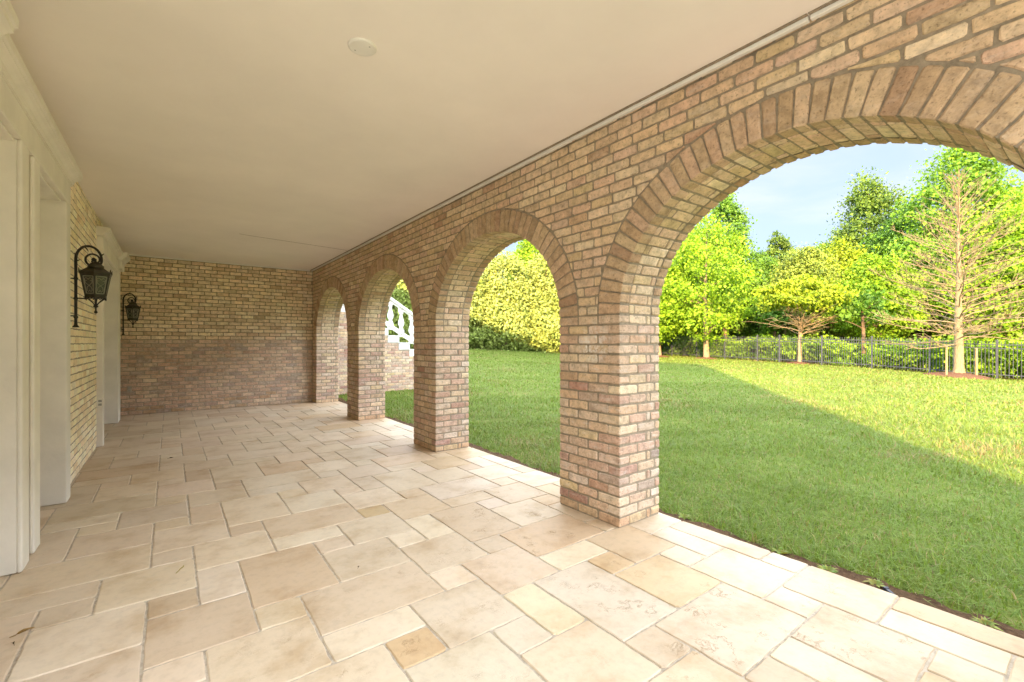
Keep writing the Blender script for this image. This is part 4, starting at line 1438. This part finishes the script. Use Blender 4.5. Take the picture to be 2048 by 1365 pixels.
# weeds rooted in the soil strip
def weed(y, off, n, size, label, seed):
    rg = random.Random(seed); mb = MB()
    for k in range(n):
        an = rg.uniform(0, 2 * PI); L = size * rg.uniform(.5, 1.1); w = L * .13
        dx, dy = math.cos(an), math.sin(an)
        c = (.24 * rg.uniform(.7, 1.3), .28 * rg.uniform(.8, 1.2), .05, 1)
        p = [(0, 0, 0), (dx * L * .5 - dy * w, dy * L * .5 + dx * w, L * .38), (dx * L, dy * L, L * rg.uniform(.1, .5)), (dx * L * .5 + dy * w, dy * L * .5 - dx * w, L * .38)]
        mb.face(p, 0, c)
    x = XE + off
    tag(mb.build('weed', [M['grass']], None, (x, y, gz(x, y) + .012)), label, 'weed', 'weeds along the paving edge')
for i, (px, py, lab) in enumerate([(1664, 1126, 'leafy weed in the soil strip left of the dark peg'), (1752, 1160, 'leafy weed in the soil strip just behind the dark peg'), (1372, 1026, 'small weed in the soil beside the near pier'),
                                   (1985, 1212, 'pale weed in the soil strip near the right edge'), (1570, 1090, 'small weed midway between pier and peg')]):
    x, y = fl(px, py); weed(y, .06 + .03 * (i % 3), 44, .06, lab, i)

# ------------------------------------------------------------------ light
SUN_EL = R(18.2)
sd = V((-.79, -.613, 0)).normalized()
FILL_CLOUD = (18.6, 19.6, 21.0)
w = bpy.data.worlds.new('World'); SC.world = w; w.use_nodes = True
nt = w.node_tree; bg = nt.nodes['Background']
sky = nt.nodes.new('ShaderNodeTexSky'); sky.sky_type = 'NISHITA'; sky.sun_disc = False
sky.sun_elevation = SUN_EL
sky.sun_rotation = math.atan2(sd.x, sd.y)
sky.altitude = 100; sky.air_density = .7; sky.dust_density = 1.2; sky.ozone_density = 2.0
# thin drifting wisps everywhere, bright cloud band added above the view to light the porch
tc = nt.nodes.new('ShaderNodeTexCoord')
def wmath(op, a, b=0.0, c=0.0):
    x = nt.nodes.new('ShaderNodeMath'); x.operation = op
    for k, v_ in enumerate((a, b, c)):
        if hasattr(v_, 'is_linked'): nt.links.new(v_, x.inputs[k])
        else: x.inputs[k].default_value = v_
    return x.outputs[0]
def wnoise(scale, stretch, lo, hi, detail=7):
    mp = nt.nodes.new('ShaderNodeMapping'); mp.inputs['Scale'].default_value = stretch
    nz = nt.nodes.new('ShaderNodeTexNoise'); nz.inputs['Scale'].default_value = scale; nz.inputs['Detail'].default_value = detail
    nz.inputs['Roughness'].default_value = .58; nz.inputs['Distortion'].default_value = .5
    nt.links.new(tc.outputs['Generated'], mp.inputs['Vector']); nt.links.new(mp.outputs['Vector'], nz.inputs['Vector'])
    mr = nt.nodes.new('ShaderNodeMapRange'); mr.interpolation_type = 'SMOOTHSTEP'
    mr.inputs['From Min'].default_value = lo; mr.inputs['From Max'].default_value = hi
    nt.links.new(nz.outputs['Fac'], mr.inputs['Value'])
    return mr.outputs['Result']
def wmix(a, b, f):
    x = nt.nodes.new('ShaderNodeMix'); x.data_type = 'RGBA'
    nt.links.new(a, x.inputs[6]); x.inputs[7].default_value = (*b, 1); nt.links.new(f, x.inputs['Factor'])
    return x.outputs[2]
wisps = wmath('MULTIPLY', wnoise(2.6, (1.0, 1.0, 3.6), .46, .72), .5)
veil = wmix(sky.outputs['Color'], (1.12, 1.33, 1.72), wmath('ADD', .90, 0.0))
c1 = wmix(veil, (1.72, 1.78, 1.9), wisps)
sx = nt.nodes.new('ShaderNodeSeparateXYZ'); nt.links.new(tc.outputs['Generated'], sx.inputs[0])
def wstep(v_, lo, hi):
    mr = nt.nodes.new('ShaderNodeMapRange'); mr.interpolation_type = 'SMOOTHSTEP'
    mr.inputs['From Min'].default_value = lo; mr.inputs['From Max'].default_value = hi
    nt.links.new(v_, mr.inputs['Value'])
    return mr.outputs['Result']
fill_belt = wmath('MULTIPLY', wstep(sx.outputs['Z'], .335, .47), wmath('SUBTRACT', 1.0, wmath('MULTIPLY', wstep(sx.outputs['Z'], .52, .74), .86)))
fill_bank = wmath('MULTIPLY', fill_belt, wnoise(1.7, (1, 1, 1.6), .28, .46))
c2 = wmix(c1, FILL_CLOUD, fill_bank)
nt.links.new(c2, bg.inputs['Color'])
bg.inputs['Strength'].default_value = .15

sun = bpy.data.lights.new('sun', 'SUN'); sun.energy = 5.0; sun.angle = R(.55); sun.color = (1.0, .67, .33)
so = bpy.data.objects.new('sun', sun); COL.objects.link(so)
dirv = V((-sd.x * math.cos(SUN_EL), -sd.y * math.cos(SUN_EL), -math.sin(SUN_EL)))
so.rotation_euler = dirv.to_track_quat('-Z', 'Y').to_euler()
so.location = (-20, -15, 20)

# ------------------------------------------------------------------ camera
cam = bpy.data.cameras.new('camera'); cam.sensor_width = 36; cam.lens = 910 / 2048 * 36
cam.shift_y = 3.5 / 2048; cam.clip_start = .05; cam.clip_end = 3000
co = bpy.data.objects.new('camera', cam); COL.objects.link(co)
co.location = (0, 0, H); co.rotation_euler = (PI / 2, 0, -TH)
SC.camera = co

SC.view_settings.view_transform = 'Standard'; SC.view_settings.look = 'None'
SC.view_settings.exposure = 2.06; SC.view_settings.gamma = 1
SC.render.engine = 'CYCLES'
SC.cycles.max_bounces = 10; SC.cycles.diffuse_bounces = 7; SC.cycles.glossy_bounces = 3; SC.cycles.transmission_bounces = 4
SC.cycles.use_denoising = True
SC.cycles.caustics_reflective = False; SC.cycles.caustics_refractive = False
